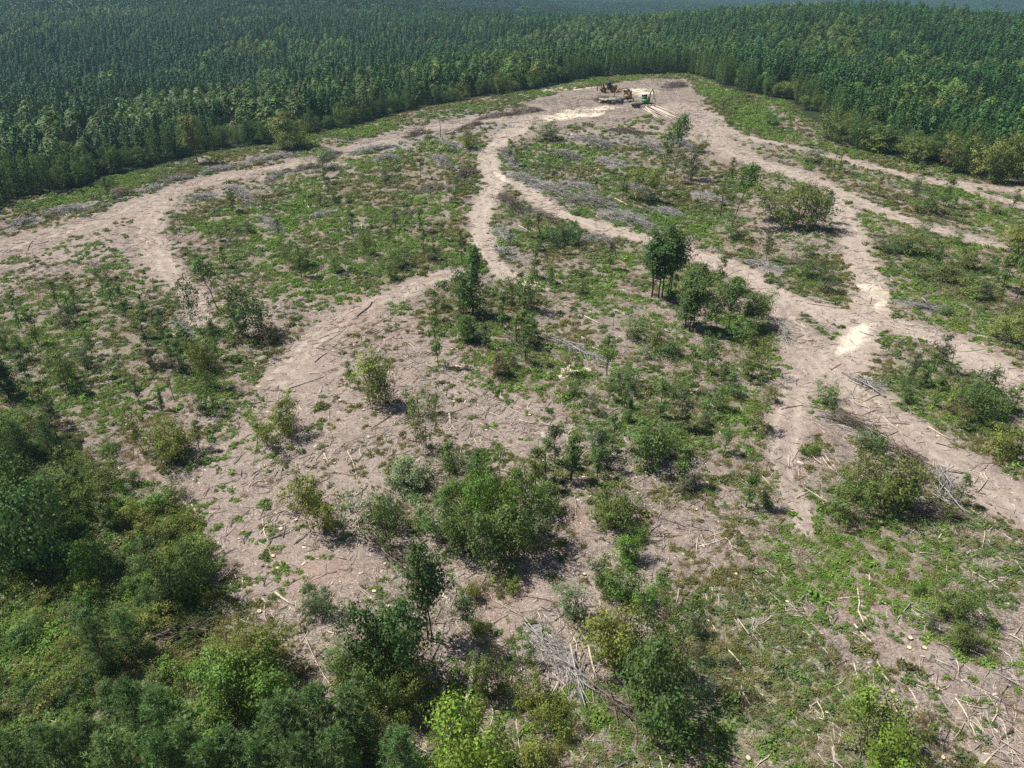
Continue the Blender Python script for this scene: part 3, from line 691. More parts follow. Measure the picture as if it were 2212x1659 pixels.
def plant(kind, x, y, h, w, colour, lean=None, label=None, group=None, rz=None, simple=False):
    var = KIND[kind]; tr, cr, H0, W0 = var[RNG.integers(len(var))]
    nm, ph, cat = KNAME[kind]
    z = float(gzd(x, y)) - 0.05
    root = link(nm, None, loc=(x, y, z), rot=(lean[0] if lean else RNG.normal(0, 0.02), lean[1] if lean else RNG.normal(0, 0.02), RNG.uniform(0, 6.28) if rz is None else rz), scl=(w / W0, w / W0, h / H0))
    link('trunk', tr, root)
    c = link('branches' if kind.startswith('snag') else 'crown', cr, root)
    g = np.array(GREENS.get(colour, (0.1, 0.1, 0.1))) * RNG.uniform(0.88, 1.12); c.color = (*g, 1)
    ph = ph % CWORD[colour] if '%s' in ph else ph
    if label: root['label'] = label; root['category'] = cat; root['group'] = group
    else: register(root, (('low ' if h < 1.6 else 'small ' if h < 2.4 else 'big ' if (h > 8 and kind in ('thicket', 'round')) else '') + ph), cat, group or KGROUP[cat], x, y)
    return root

def plant_px(kind, px, py, hpx, wpx, colour, lean=None, **kw):
    g = G(px, py); x, y = float(g[0]), float(g[1]); z = float(gz(x, y))
    _, v0, dep = P(x, y, z); _, v1, _ = P(x, y, z + 5.0)
    h = hpx * 5.0 / float(v0 - v1); w = wpx * float(dep) / FPX
    return plant(kind, x, y, h, w, colour, lean, **kw)

# ------------------------------------------------------------------ forest round the clearing
def GC(*pts, up=9.0):
    """photo raster points that show tree tops -> ground below them"""
    global CAM
    c = CAM.copy(); CAM = np.array([c[0], c[1], c[2] - up]); r = W(*pts); CAM = c; return r
HARD = [GC((240, 300), (420, 215), (640, 150), (950, 145), (1340, 128), (1390, 170), (1000, 205), (760, 262), (560, 318), (330, 330)),
        GC((0, 330), (160, 300), (330, 350), (300, 385), (0, 400)), GC((1050, 120), (1300, 40), (1480, 30), (1420, 90), (1250, 118)), GC((1640, 60), (2212, 130), (2212, 200), (1900, 130))]
EDGE = [tuple(p) for p in CLEAR[1:-3]]

def forest():
    rng = np.random.default_rng(11)
    def grid(sp, r0, r1, amax=0.86):
        n = int(r1 * 2 / sp); gx, gy = np.meshgrid(np.arange(-n // 2, n // 2) * sp, np.arange(0, r1, sp))
        x = gx.ravel() + rng.uniform(-0.42, 0.42, gx.size) * sp; y = gy.ravel() + rng.uniform(-0.42, 0.42, gx.size) * sp
        r = np.hypot(x, y); k = (r >= r0) & (r < r1) & (np.abs(np.arctan2(x, y)) < amax) & (y > 90)
        return x[k], y[k]
    xa, ya = grid(2.3, 100, 470); k = ~inpoly(xa, ya, CLEAR); xa, ya = xa[k], ya[k]
    xb, yb = grid(3.1, 470, 950)
    x = np.concatenate([xa, xb]); y = np.concatenate([ya, yb]); r = np.hypot(x, y)
    d, _ = polydist(x, y, EDGE)
    hw = np.zeros(x.shape, bool)
    for p in HARD: hw |= inpoly(x, y, p)
    hw &= fbm(x, y, 22.0, 91, 2) > 0.40
    hw |= (fbm(x, y, 34.0, 93, 3) > 0.585)
    edge_hard = (d < 9) & (fbm(x, y, 14.0, 95, 2) > 0.56)
    hw |= edge_hard
    thin = hw & (rng.uniform(size=x.shape) > np.where(r < 470, 0.22, 0.38))     # broad crowns stand farther apart
    gap = fbm(x, y, 13.0, 97, 2) > 0.66
    keep = ~thin & ~(gap & (d > 15)) & (d > 0.5 + 9.0 * np.clip(fbm(x, y, 9.0, 89, 2) - 0.42, 0, 1))
    x, y, r, d, hw = x[keep], y[keep], r[keep], d[keep], hw[keep]
    z = gz(x, y) - 0.1
    # the ones that show largest stand along the edge: these are single trees
    u, v, dep = P(x, y, z); inview = (u > -60) & (u < PW + 60) & (dep > 0)
    score = np.where(inview, 1.0, 0) * (1.0 / dep) / (1 + (d / 3.2) ** 2)
    ip = np.where(~hw & inview)[0]; ip = ip[np.argsort(-score[ip])][:285]
    ih = np.where(hw & inview)[0]; ih = ih[np.argsort(-score[ih])][:95]
    single = np.zeros(x.shape, bool); single[ip] = True; single[ih] = True
    for i in ip:
        side = 'left' if u[i] < 1150 else 'far' if u[i] < 1560 else 'right'
        plant('edgepine', x[i], y[i], rng.uniform(9.0, 12.5), rng.uniform(2.5, 3.4), 'pine', label='slim dark green pine in the front rows of the %s forest edge' % side, group='pines along the %s forest edge' % side)
    for i in ih:
        side = 'left' if u[i] < 1150 else 'far' if u[i] < 1560 else 'right'
        c = rng.choice(['mid', 'olive', 'dark', 'mid', 'dark'] if side != 'far' else ['mid', 'dark'])
        plant('round', x[i], y[i], rng.uniform(5.0, 9.0), rng.uniform(3.5, 6.0), c, label='%s broad-crowned tree among the pines of the %s forest edge' % (CWORD[c], side), group='%s broad-crowned trees along the %s forest edge' % (CWORD[c], side))
    protos = []
    def crown(seed, H, Wd, lo, n, size, conic, mat):
        g = np.random.default_rng(seed); mb = MB(); ph = g.uniform(0, 6.28, n); q = g.uniform(0, 1, n) ** (0.8 if conic else 0.7)
        prof = (1.01 - q) ** 0.42 if conic else np.sqrt(np.clip(1 - q ** 2.4, 0.02, 1))
        lob = 1 + 0.28 * np.sin(ph * 3 + g.uniform(0, 6)) * np.sin(q * 9 + g.uniform(0, 6))
        r = Wd / 2 * prof * lob * g.uniform(0.72, 1.08, n); C = np.stack([r * np.cos(ph), r * np.sin(ph), H * (lo + (1 - lo) * q) - 0.25 * r], -1)
        ob = np.stack([np.cos(ph), np.sin(ph), 0.35 + 0.9 * q * (0.5 if conic else 1.2)], -1)
        mb.leaves(C, size, g, np.clip(0.35 + 0.35 * q + g.normal(0, 0.2, n), 0, 1), 0.25, 0.62, ob * 1.3)  # tint rises with height: sunlit tops painted into the leaf colour
        mb.tube([(0, 0, -0.3), (0, 0, H * 0.9)], [0.16, 0.03], 4, 0.05, False)
        return mb.mesh('forest_crown', M[mat])
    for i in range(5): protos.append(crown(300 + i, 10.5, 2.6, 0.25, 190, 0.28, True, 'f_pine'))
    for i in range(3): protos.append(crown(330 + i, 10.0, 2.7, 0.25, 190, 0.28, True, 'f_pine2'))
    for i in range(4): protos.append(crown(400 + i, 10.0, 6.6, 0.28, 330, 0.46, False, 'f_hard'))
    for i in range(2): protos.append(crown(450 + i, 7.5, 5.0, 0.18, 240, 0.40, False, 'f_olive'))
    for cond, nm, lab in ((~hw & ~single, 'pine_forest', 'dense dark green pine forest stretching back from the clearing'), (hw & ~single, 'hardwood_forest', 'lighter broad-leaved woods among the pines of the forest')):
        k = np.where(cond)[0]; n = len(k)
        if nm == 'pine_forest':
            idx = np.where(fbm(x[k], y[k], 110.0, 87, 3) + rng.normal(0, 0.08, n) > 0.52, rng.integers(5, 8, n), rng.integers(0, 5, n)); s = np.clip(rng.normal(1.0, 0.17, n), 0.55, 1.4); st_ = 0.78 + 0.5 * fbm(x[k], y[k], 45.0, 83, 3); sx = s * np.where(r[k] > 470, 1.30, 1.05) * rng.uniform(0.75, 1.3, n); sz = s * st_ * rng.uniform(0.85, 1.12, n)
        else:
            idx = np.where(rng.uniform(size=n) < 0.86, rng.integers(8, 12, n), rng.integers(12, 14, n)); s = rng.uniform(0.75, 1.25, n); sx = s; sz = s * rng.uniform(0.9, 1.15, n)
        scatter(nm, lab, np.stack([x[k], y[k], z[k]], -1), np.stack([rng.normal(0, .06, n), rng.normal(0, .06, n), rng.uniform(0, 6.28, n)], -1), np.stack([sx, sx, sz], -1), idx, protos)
    # far woods : patches of tree crowns
    pat = []
    for i in range(5):
        g = np.random.default_rng(500 + i); mb = MB()
        for t in range(26):
            cx, cy_ = g.uniform(-13, 13, 2); hh = g.uniform(8, 13); rr = g.uniform(1.8, 3.2); hardw = g.uniform() < 0.45
            n_ = 34; C = g.normal(size=(n_, 3)); C /= np.linalg.norm(C, axis=1, keepdims=True)
            C = np.array([cx, cy_, hh * 0.62]) + C * np.array([rr, rr, hh * (0.30 if hardw else 0.42)]) * (g.uniform(0.55, 1, n_) ** 0.6)[:, None]
            if not hardw: C[:, :2] = np.array([cx, cy_]) + (C[:, :2] - np.array([cx, cy_])) * np.clip((hh * 1.05 - C[:, 2:3]) / (hh * 0.6), 0.1, 1)
            mb.leaves(C, 1.15, g, np.clip(g.uniform(0.2, 0.8) + g.normal(0, 0.12, n_), 0, 1), 0.6, 0.7)
        pat.append(mb.mesh('far_wood_patch', M['f_hard' if i == 4 else 'f_pine2' if i > 1 else 'f_pine']))
    xs, ys = grid(23.0, 940, 4200, 0.92)
    pk = np.where(fbm(xs, ys, 260.0, 99, 3) > 0.57, 4, rng.integers(0, 4, len(xs))); n = len(xs)
    gx = (gz(xs + 8, ys) - gz(xs - 8, ys)) / 16; gy = (gz(xs, ys + 8) - gz(xs, ys - 8)) / 16
    sc = rng.uniform(0.95, 1.15, n)
    scatter('far_forest', 'distant wooded hills fading into blue haze', np.stack([xs, ys, gz(xs, ys) - 0.5], -1), np.stack([np.arctan(gy), -np.arctan(gx), np.zeros(n)], -1), np.stack([sc, sc, sc], -1), pk, pat)
forest()

# ------------------------------------------------------------------ plants standing in the clearing (kind, base x, base y, height px, width px, colour[, lean])
PL = """tall 425 352 132 60 olive
tall 612 322 96 66 yellow
round 640 320 60 60 olive
bush 240 403 24 26 dark
thicket 690 362 46 62 mid
thicket 1012 322 52 42 yellow
snag 952 298 42 10 dark
sapling 927 297 18 12 olive
sapling 909 388 70 16 olive
thicket 1184 302 48 62 mid
topsap 1453 388 142 30 mid
topsap 1437 394 112 26 mid
thicket 1400 434 100 74 olive
sapling 1344 430 56 22 olive
bush 1462 292 44 26 mid
thicket 1490 388 72 54 grey
thicket 1512 330 40 30 olive
tall 1408 640 165 84 dark
tall 1426 642 178 100 dark
tall 1446 634 165 90 dark
tall 1492 716 168 86 mid
cedar 1480 706 120 60 dark
tall 1572 716 122 74 mid
thicket 1545 718 90 60 mid
tall 1618 708 92 70 mid
thicket 1652 690 66 46 mid
thicket 1600 735 60 70 mid
thicket 632 578 66 40 mid
thicket 660 580 56 50 mid
thicket 870 580 62 58 mid
sapling 917 562 62 20 mid
sapling 984 442 62 16 mid
sapling 907 500 52 22 mid
thicket 790 545 50 40 olive
thicket 735 590 55 46 mid
sapling 1164 520 62 18 olive
bush 1217 520 46 56 dark
thicket 1180 516 44 40 olive
bush 1243 527 24 30 dark
snag 1633 248 34 8 dark
thicket 1661 268 34 42 mid
sapling 1671 279 34 14 mid
sapling 1560 246 30 10 mid
thicket 1788 302 74 60 mid
thicket 1815 312 70 46 mid
thicket 1858 324 84 50 dark
bush 1900 326 56 80 yellow
thicket 1905 332 66 60 mid
thicket 1962 346 60 50 olive
round 1985 352 66 60 olive
thicket 2060 372 86 56 olive
thicket 2108 384 92 66 yellow
round 2158 392 84 66 olive
round 2215 396 110 80 olive
sapling 2035 372 60 26 brown
snag 1801 366 54 12 dark
sapling 1812 371 56 22 olive
thicket 1760 352 42 50 grey
topsap 1580 488 134 48 mid 0 0.10
snag 1556 468 100 16 olive
thicket 1590 512 54 56 mid
round 1722 488 98 104 olive
thicket 1745 492 90 60 yellow
sapling 1781 480 72 22 dark
sapling 1893 425 44 18 olive
sapling 2041 448 64 26 olive
thicket 2020 466 52 62 mid
thicket 1990 462 40 50 mid
bush 2155 464 28 36 yellow
thicket 1975 548 48 90 olive
thicket 1925 542 34 60 mid
round 2190 545 70 66 yellow
thicket 2085 580 50 70 olive
snag_pale 60 741 42 9 dark
sapling 43 756 34 20 mid
topsap 472 670 118 44 mid 0 -0.14
thicket 530 732 140 96 mid
thicket 560 720 90 80 mid
thicket 437 716 118 60 mid
thicket 452 836 112 56 olive
round 443 800 62 54 olive
sapling 473 776 84 22 mid
bush 577 740 36 52 brown
sapling 313 728 62 24 mid
sapling 200 768 64 20 olive
sapling 330 801 52 20 brown
thicket 125 842 84 64 mid
cedar 22 866 112 60 dark
cedar 353 889 50 16 dark
snag 377 866 62 14 dark
thicket 433 892 84 56 mid
thicket 318 976 98 62 olive
round 388 982 84 84 yellow
sapling 430 971 64 26 olive
round 610 938 78 82 yellow
thicket 690 1152 132 80 yellow
bush 665 1088 56 62 yellow
bush 712 1140 50 50 yellow
sapling 140 1022 50 22 olive
sapling 195 1100 90 26 mid
bush 287 1052 32 36 bright
bush 245 975 26 36 bright
bush 330 1100 40 60 bright
round 90 1215 195 160 dark
round 75 1200 170 150 dark
pine 18 1010 90 52 pine
pine 55 990 80 46 pine
pine 115 985 70 40 pine
cedar 1020 682 152 66 mid
thicket 1000 680 120 60 mid
thicket 1133 672 92 60 mid
thicket 1092 660 70 50 mid
sapling 947 788 112 28 mid
sapling 944 692 72 18 mid
snag 1154 742 58 8 dark
pine 1010 737 54 50 mid
bush 1026 737 36 36 dark
thicket 805 878 132 92 yellow
thicket 830 872 110 60 olive
sapling 757 842 62 22 mid
bush 1083 812 56 42 brown
snag 1324 714 48 8 dark
sapling 1310 815 92 32 mid
thicket 1345 840 54 62 mid
thicket 1370 732 62 56 mid
thicket 1417 757 64 54 olive
bush 1437 767 34 62 mid
cedar 1357 912 58 26 dark
thicket 1390 1005 105 112 mid
round 1415 975 66 80 mid
thicket 914 972 132 62 olive
thicket 935 900 60 44 mid
bush 890 1042 62 92 pale
thicket 880 1060 60 70 pale
round 1042 1130 130 90 bright
round 1118 1150 150 100 bright
round 1085 1218 130 120 mid
thicket 1150 1200 110 80 pale
round 1000 1190 100 80 mid
bush 1010 1012 44 60 pale
round 960 1130 90 90 mid
round 1312 1135 84 102 olive
bush 820 1132 92 88 pale
thicket 840 1180 120 70 mid
thicket 1540 806 92 58 mid
thicket 1615 810 94 70 olive
sapling 1575 846 48 24 mid
thicket 1788 872 52 52 mid
bush 1752 980 24 26 bright
thicket 1955 852 48 34 mid
snag 2047 822 78 14 dark 0 0.1
round 2100 892 92 84 dark
thicket 2075 890 60 60 olive
bush 2168 985 62 62 yellow
bush 2060 892 32 42 brown
thicket 1885 1098 130 110 olive
round 1850 1080 80 80 olive
thicket 1930 1090 120 90 olive
bush 1890 982 52 52 dark
topsap 2192 772 66 24 olive 0 0.2
topsap 2165 640 112 36 olive 0 0.25
topsap 2196 644 116 36 mid 0 0.22
topsap 2140 622 90 30 olive 0 0.25
bush 2030 607 46 62 olive
bush 2110 640 40 70 olive
round 2185 720 60 90 olive
pine 230 1440 100 66 pine
pine 290 1415 92 62 pine
pine 83 1745 150 120 pine
pine 183 1735 150 110 pine
pine 300 1740 150 116 pine
pine 393 1650 150 110 pine
pine 333 1620 140 100 pine
pine 383 1745 145 100 pine
pine 433 1715 145 105 pine
pine 483 1760 145 105 pine
pine 533 1730 145 110 pine
pine 633 1655 150 118 pine
pine 583 1745 140 105 pine
pine 667 1745 140 110 pine
pine 702 1640 150 112 pine
pine 770 1640 150 112 pine
pine 877 1725 140 100 pine
pine 745 1720 140 100 pine
pine 240 1690 130 96 pine
pine 130 1680 110 90 pine
round 570 1462 108 118 olive
round 545 1540 120 140 bright
bush 195 1250 92 72 bright
round 395 1295 120 98 dark
round 690 1322 62 56 pale
round 440 1250 80 80 mid
tall 930 1385 238 112 dark
round 855 1455 168 150 dark
round 820 1480 110 100 mid
thicket 1000 1342 66 60 dark
bush 1030 1292 42 46 yellow
bush 1100 1272 32 44 yellow
bush 1080 1292 13 16 yellow
bush 1033 1362 26 42 yellow
round 1320 1425 138 122 yellow
round 1350 1302 74 84 bright
thicket 1232 1332 74 84 pale
bush 1300 1262 62 66 mid
round 1357 1212 62 60 bright
bush 1380 1160 42 40 mid
round 1420 1565 178 156 mid
thicket 1140 1432 58 46 dark
round 1010 1690 165 172 vivid
round 1170 1700 110 96 yellow
round 1070 1502 92 82 olive
round 1150 1542 72 84 yellow
round 890 1532 92 92 olive
round 770 1470 90 80 mid
round 800 1625 92 88 olive
bush 1215 1592 46 34 bright
round 2045 1328 78 68 olive
round 2068 1395 62 56 olive
thicket 2008 1362 42 34 grey
round 1890 1648 135 138 vivid
thicket 2000 1602 62 44 brown
thicket 1500 1372 52 54 grey
bush 1575 1432 22 28 grey
thicket 1510 1432 50 46 grey
thicket 1505 1502 52 60 blue
bush 1984 1277 26 26 bright
thicket 1480 1062 40 44 grey
thicket 1665 860 40 40 olive
snag 1408 1258 78 10 dark
snag 1432 1358 90 10 dark
"""
for ln in PL.strip().splitlines():
    t = ln.split(); lean = (float(t[6]), float(t[7])) if len(t) > 6 else None
    plant_px(t[0], float(t[1]), float(t[2]), float(t[3]), float(t[4]), t[5], lean)

def scrub():
    """the dense scrub of the lower left and saplings sprinkled through the clearing"""
    rng = np.random.default_rng(19); poly = GREEN[21][1]; n = 0; done = []
    lo = poly.min(0); hi = poly.max(0); lo[1] = max(lo[1], 18)
    while n < 150:
        p = rng.uniform(lo, hi)
        if not inpoly(p[0:1], p[1:2], poly)[0]: continue
        if done and min(np.hypot(p[0] - q[0], p[1] - q[1]) for q in done) < 1.35: continue
        done.append(p); n += 1
        c = rng.choice(['mid', 'olive', 'yellow', 'bright', 'vivid', 'mid', 'yellow', 'dark']); h = rng.uniform(1.0, 2.6)
        plant('bush', p[0], p[1], h, h * rng.uniform(0.9, 1.35), c, label='%s scrub bush in the dense growth of the lower left corner' % CWORD[c], group='%s scrub bushes in the lower left corner' % CWORD[c])
    reg_ = [('thicket', 2.2, 5.2, 75), ('sapling', 3.0, 7.0, 140)]
    for kind, a, b, cnt in reg_:
        n = 0
        while n < cnt:
            px, py = rng.uniform(0, PW), rng.uniform(330, 1150)
            g = G(px, py); m = fmask(g[None, 0], g[None, 1])
            if m['green'][0] < 0.5 or m['road'][0] > 0.05 or m['forest'][0] > 0: continue
            h = rng.uniform(a, b); c = rng.choice(['mid', 'olive', 'grey', 'mid']); n += 1
            plant(kind, float(g[0]), float(g[1]), h, h * (0.8 if kind == 'thicket' else 0.36), c)
scrub()

# ------------------------------------------------------------------ logs on the ground : x1 y1 x2 y2 radius(cm) kind
def dig(ox, oy, txt):
    out = []
    for ln in txt.strip().split(';'):
        t = ln.split()
        if len(t) < 5: continue
        out.append((ox + float(t[0]) / 3, oy + float(t[1]) / 3, ox + float(t[2]) / 3, oy + float(t[3]) / 3, float(t[4]) / 100, t[5] if len(t) > 5 else 'log'))
    return out
CX = (0.0, 737.3, 1474.7); CY = (0.0, 553.0, 1106.0)
LOGS = (dig(CX[0], CY[0], "540 1430 680 1420 14 pale; 350 1475 430 1482 10; 175 1620 215 1560 12; 1110 1480 1245 1425 13; 1150 1555 1180 1520 11 pale; 1125 1380 1140 1340 10 pale; 1975 1300 2015 1380 13 pale; 730 1330 870 1285 14 dark; 60 1500 130 1470 9")
 + dig(CX[1], CY[0], "690 930 790 980 16; 1560 1160 1690 1230 13; 200 1250 380 1240 12; 1770 1290 1860 1340 15 pale; 1150 1460 1230 1510 12 pale; 1480 1080 1490 1120 14 pale; 130 1460 132 1490 12 pale; 30 1060 80 1080 10 pale")
 + dig(CX[2], CY[0], "385 1160 465 1220 15 pale; 560 1140 625 1165 11 pale; 1600 1073 1655 1080 16 pale; 1725 1385 1770 1415 14 pale; 1460 1452 1560 1452 12; 2090 1465 2190 1480 13 pale; 985 1650 1020 1605 9 pale; 545 1580 655 1500 9 dark")
 + dig(CX[0], CY[1], "765 200 950 260 9 pale; 975 330 1050 280 10; 1570 400 1830 420 12 pale; 1110 500 1180 545 11 pale; 1000 740 1090 630 9 pale; 1470 750 1640 800 10 pale; 1660 690 1645 790 11 pale; 1290 800 1500 780 7; 1650 860 1820 860 7; 1870 855 2100 790 9; 2000 760 2110 765 9 pale; 1810 870 1805 940 8 pale; 1830 960 1870 860 8 pale; 1050 1015 1140 1025 8 pale; 1085 1050 1220 1040 7; 1400 1090 1490 1050 7; 2085 1110 2150 1160 7 pale; 2100 1280 2130 1340 13 pale; 1650 1280 1670 1200 9; 1150 1560 1220 1630 9 pale; 1240 1610 1270 1655 9 pale; 1700 1380 1790 1450 7; 640 810 730 740 9; 1830 640 1900 560 7; 2040 690 2120 640 8 dark")
 + dig(CX[1], CY[1], "100 400 200 300 12 dark; 460 360 600 320 10; 740 705 895 740 16 pale; 560 700 670 755 9; 700 1035 708 1110 17 pale; 900 1090 1060 1175 9 pale; 1060 1175 1190 1245 8; 1150 1065 1270 1085 12 pale; 1290 1080 1410 1115 10; 1575 400 1700 460 13 pale; 1340 230 1460 270 11; 1060 450 1170 620 9; 1800 1240 1910 1420 7; 1550 530 1630 580 9 pale; 860 1190 900 1280 7 pale; 1465 1180 1465 1270 7 pale; 1420 1400 1530 1395 6; 1255 1460 1300 1510 8 pale; 40 1270 105 1450 7 pale; 1740 240 1850 290 9; 1890 1590 1920 1620 8 pale; 2020 1320 2150 1350 9 pale; 1000 1085 1090 1090 7; 720 1020 800 985 7; 1030 1130 1150 1140 7 pale")
 + dig(CX[2], CY[1], "520 165 620 190 10; 835 305 1035 340 10 pale; 460 160 490 205 9; 770 440 805 470 14 pale; 1270 190 1355 300 9 pale; 35 895 130 910 13 pale; 200 930 440 900 10; 900 540 960 575 8; 1060 790 1250 880 10 pale; 1210 830 1275 880 12 pale; 1300 1040 1460 1160 7 pale; 1310 1080 1420 1130 7; 1590 1105 1730 1185 15 pale; 1910 515 2060 540 13 pale; 780 1040 1000 1190 7; 505 1410 590 1500 7 pale; 905 1300 980 1390 9 pale; 925 1295 1000 1385 8 pale; 690 1290 685 1360 9 pale; 1910 1530 1980 1440 8; 1640 590 1705 612 8 pale; 1090 740 1190 780 8 pale; 1640 1210 1740 1245 8 dark; 640 990 780 970 7 dark; 960 735 1030 690 8 dark")
 + dig(CX[0], CY[2], "1785 520 1905 610 14 pale; 1640 565 1670 590 9 pale; 1700 555 1740 605 8 pale; 1480 450 1500 470 8 pale; 1525 400 1530 425 8 pale; 1570 415 1572 465 8 pale; 1265 740 1395 600 6 pale; 1405 975 1430 850 7; 1335 910 1345 945 7 pale; 2130 790 2210 810 8 pale; 1410 190 1480 270 6 pale; 1900 210 2060 90 6; 1780 60 1778 140 6; 2090 150 2110 200 8 pale; 1510 350 1540 325 7; 280 320 430 320 7")
 + dig(CX[1], CY[2], "880 890 810 1280 29 pale; 840 1180 980 1240 7 pale; 1000 585 1230 710 9; 730 440 800 405 8; 1060 390 1300 325 7; 1300 325 1530 270 7; 1700 190 2210 140 7; 1135 1120 1140 1200 7 pale; 1140 1260 1175 1620 7 pale; 570 1120 655 1045 7; 1020 1050 1060 930 7; 480 970 600 870 6; 980 720 1080 670 7; 1600 870 1650 1080 11 pale; 240 400 340 490 6; 110 490 200 555 6; 1990 150 2070 70 7; 470 590 510 530 7 pale; 50 720 60 780 6 pale; 1150 650 1450 650 5")
 + dig(CX[2], CY[2], "1130 500 1135 640 10 pale; 1135 640 1180 740 8 pale; 1010 560 1160 550 7 pale; 1110 730 1260 890 9 pale; 1210 400 1210 500 9 pale; 1000 1145 1150 1310 9; 1110 980 1135 1080 9 pale; 1260 970 1300 1030 7 pale; 1290 1045 1360 1120 7 pale; 1440 1090 1655 1175 8; 1440 1090 1540 1170 7; 1470 1140 1525 1250 8 pale; 1350 1215 1390 1330 10 pale; 1385 1220 1440 1340 10 pale; 970 1360 990 1500 6 pale; 1010 1500 1030 1370 6 pale; 975 1520 980 1650 7 pale; 1745 1490 1840 1320 7; 1950 1455 2160 1640 6; 1950 1640 2050 1540 9 pale; 2050 1540 2140 1480 7; 1710 1490 1810 1640 5; 1920 650 2030 725 9 pale; 1810 510 1950 620 7; 1800 610 2000 670 7; 1720 280 1715 380 7 pale; 1660 170 1780 40 9 pale; 90 250 110 130 8 pale; 110 215 280 170 8 pale; 120 280 230 380 8; 280 440 330 510 7; 455 450 460 530 6 pale; 760 850 960 875 9 dark; 880 1560 940 1650 7; 2125 1000 2212 1180 5; 1530 970 1545 1090 6; 365 600 400 560 6 pale; 640 580 670 640 6 pale; 2070 150 2212 250 8"))
LOGM = {'log': 'log', 'pale': 'log_pale', 'dark': 'log_dark'}
def crooked(rng, a, b, r, n=7, bend=0.05):
    ts = np.linspace(0, 1, n)[:, None]; L = np.linalg.norm(b - a)
    side = np.cross(b - a, [0, 0, 1.0]); side /= (np.linalg.norm(side) + 1e-9)
    off = np.cumsum(rng.normal(0, bend * L / n, n)); off -= np.linspace(off[0], off[-1], n)
    off += bend * L * rng.normal(0, 0.5) * np.sin(ts[:, 0] * math.pi)
    return a + (b - a) * ts + side * off[:, None]
def lay_logs():
    rng = np.random.default_rng(23)
    for (x1, y1, x2, y2, r, k) in LOGS:
        a, b = G(x1, y1), G(x2, y2)
        L = np.hypot(*(b - a))
        if L > 19: b = a + (b - a) * 19 / L; L = 19
        n = max(4, int(L / 1.2)); ts = np.linspace(0, 1, n)[:, None]
        A = np.array([*a, 0]); B_ = np.array([*b, 0])
        pts = crooked(rng, A, B_, r, n, 0.03 if r > 0.12 else 0.06)
        gz_ = gzd(pts[:, 0], pts[:, 1]); ln = np.linspace(gz_[0], gz_[-1], n)
        pts[:, 2] = np.maximum(gz_ * 0.5 + ln * 0.5, gz_ - r * 0.3) + r * 0.8
        c = pts.mean(0).copy(); c[2] -= r
        mb = MB(); rr = np.linspace(r, r * rng.uniform(0.45, 0.7), n); mb.tube(pts - c, rr, 8 if r > 0.1 else 6, 0.4)
        if r < 0.15:                                     # broken side limbs
            for q in range(rng.integers(1, 4)):
                i = rng.integers(1, n - 1) if n > 3 else 1; d = (pts[-1] - pts[0]) / L; s_ = np.cross(d, [0, 0, 1]) * rng.choice([-1, 1])
                ll = rng.uniform(0.3, 0.9) * min(1.5, L * .25); p0 = pts[i] - c; mb.tube([p0, p0 + (d * 0.7 + s_ * 0.6 + np.array([0, 0, 0.15])) * ll], [rr[i] * 0.45, 0.012], 4, 0.4, False)
        o = link('fallen_log', mb.mesh('fallen_log', M[LOGM[k]], False), loc=tuple(c))
        sz = 'short ' if L < 2.2 else 'long ' if L > 6.5 else ''
        th = 'thick ' if r > 0.14 else 'thin ' if r < 0.08 else ''
        register(o, (sz or th) + {'log': 'grey-brown', 'pale': 'pale', 'dark': 'dark'}[k] + ' fallen log', 'log', 'logs lying about the clearing', c[0], c[1])
lay_logs()

# ------------------------------------------------------------------ slash piles : axis x1 y1 x2 y2, width m, height m, wood
BR = []
def branch_protos():
    for kind in ('grey', 'brown'):
        for i in range(5):
            rng = np.random.default_rng(600 + i + (50 if kind == 'brown' else 0)); mb = MB()
            pts = crooked(rng, np.array([-0.5, 0, 0.]), np.array([0.5, 0, 0.]), 0.02, 6, 0.09); pts[:, 2] += rng.normal(0, 0.012, 6)
            mb.tube(pts, np.linspace(0.022, 0.008, 6), 5, 0.5)
            for q in range(5):
                j = rng.integers(1, 5); d = np.array([0.8, rng.choice([-1, 1]) * rng.uniform(0.3, 0.8), rng.uniform(-0.1, 0.45)]); l_ = rng.uniform(0.12, 0.34)
                mid = pts[j] + d * l_ * 0.5 + rng.normal(0, 0.01, 3)
                mb.tube([pts[j], mid, pts[j] + d * l_ + rng.normal(0, 0.02, 3)], [0.011, 0.009, 0.005], 3, 0.5, False)
            BR.append((kind, mb.mesh('branch', M['branch_' + kind])))
branch_protos()
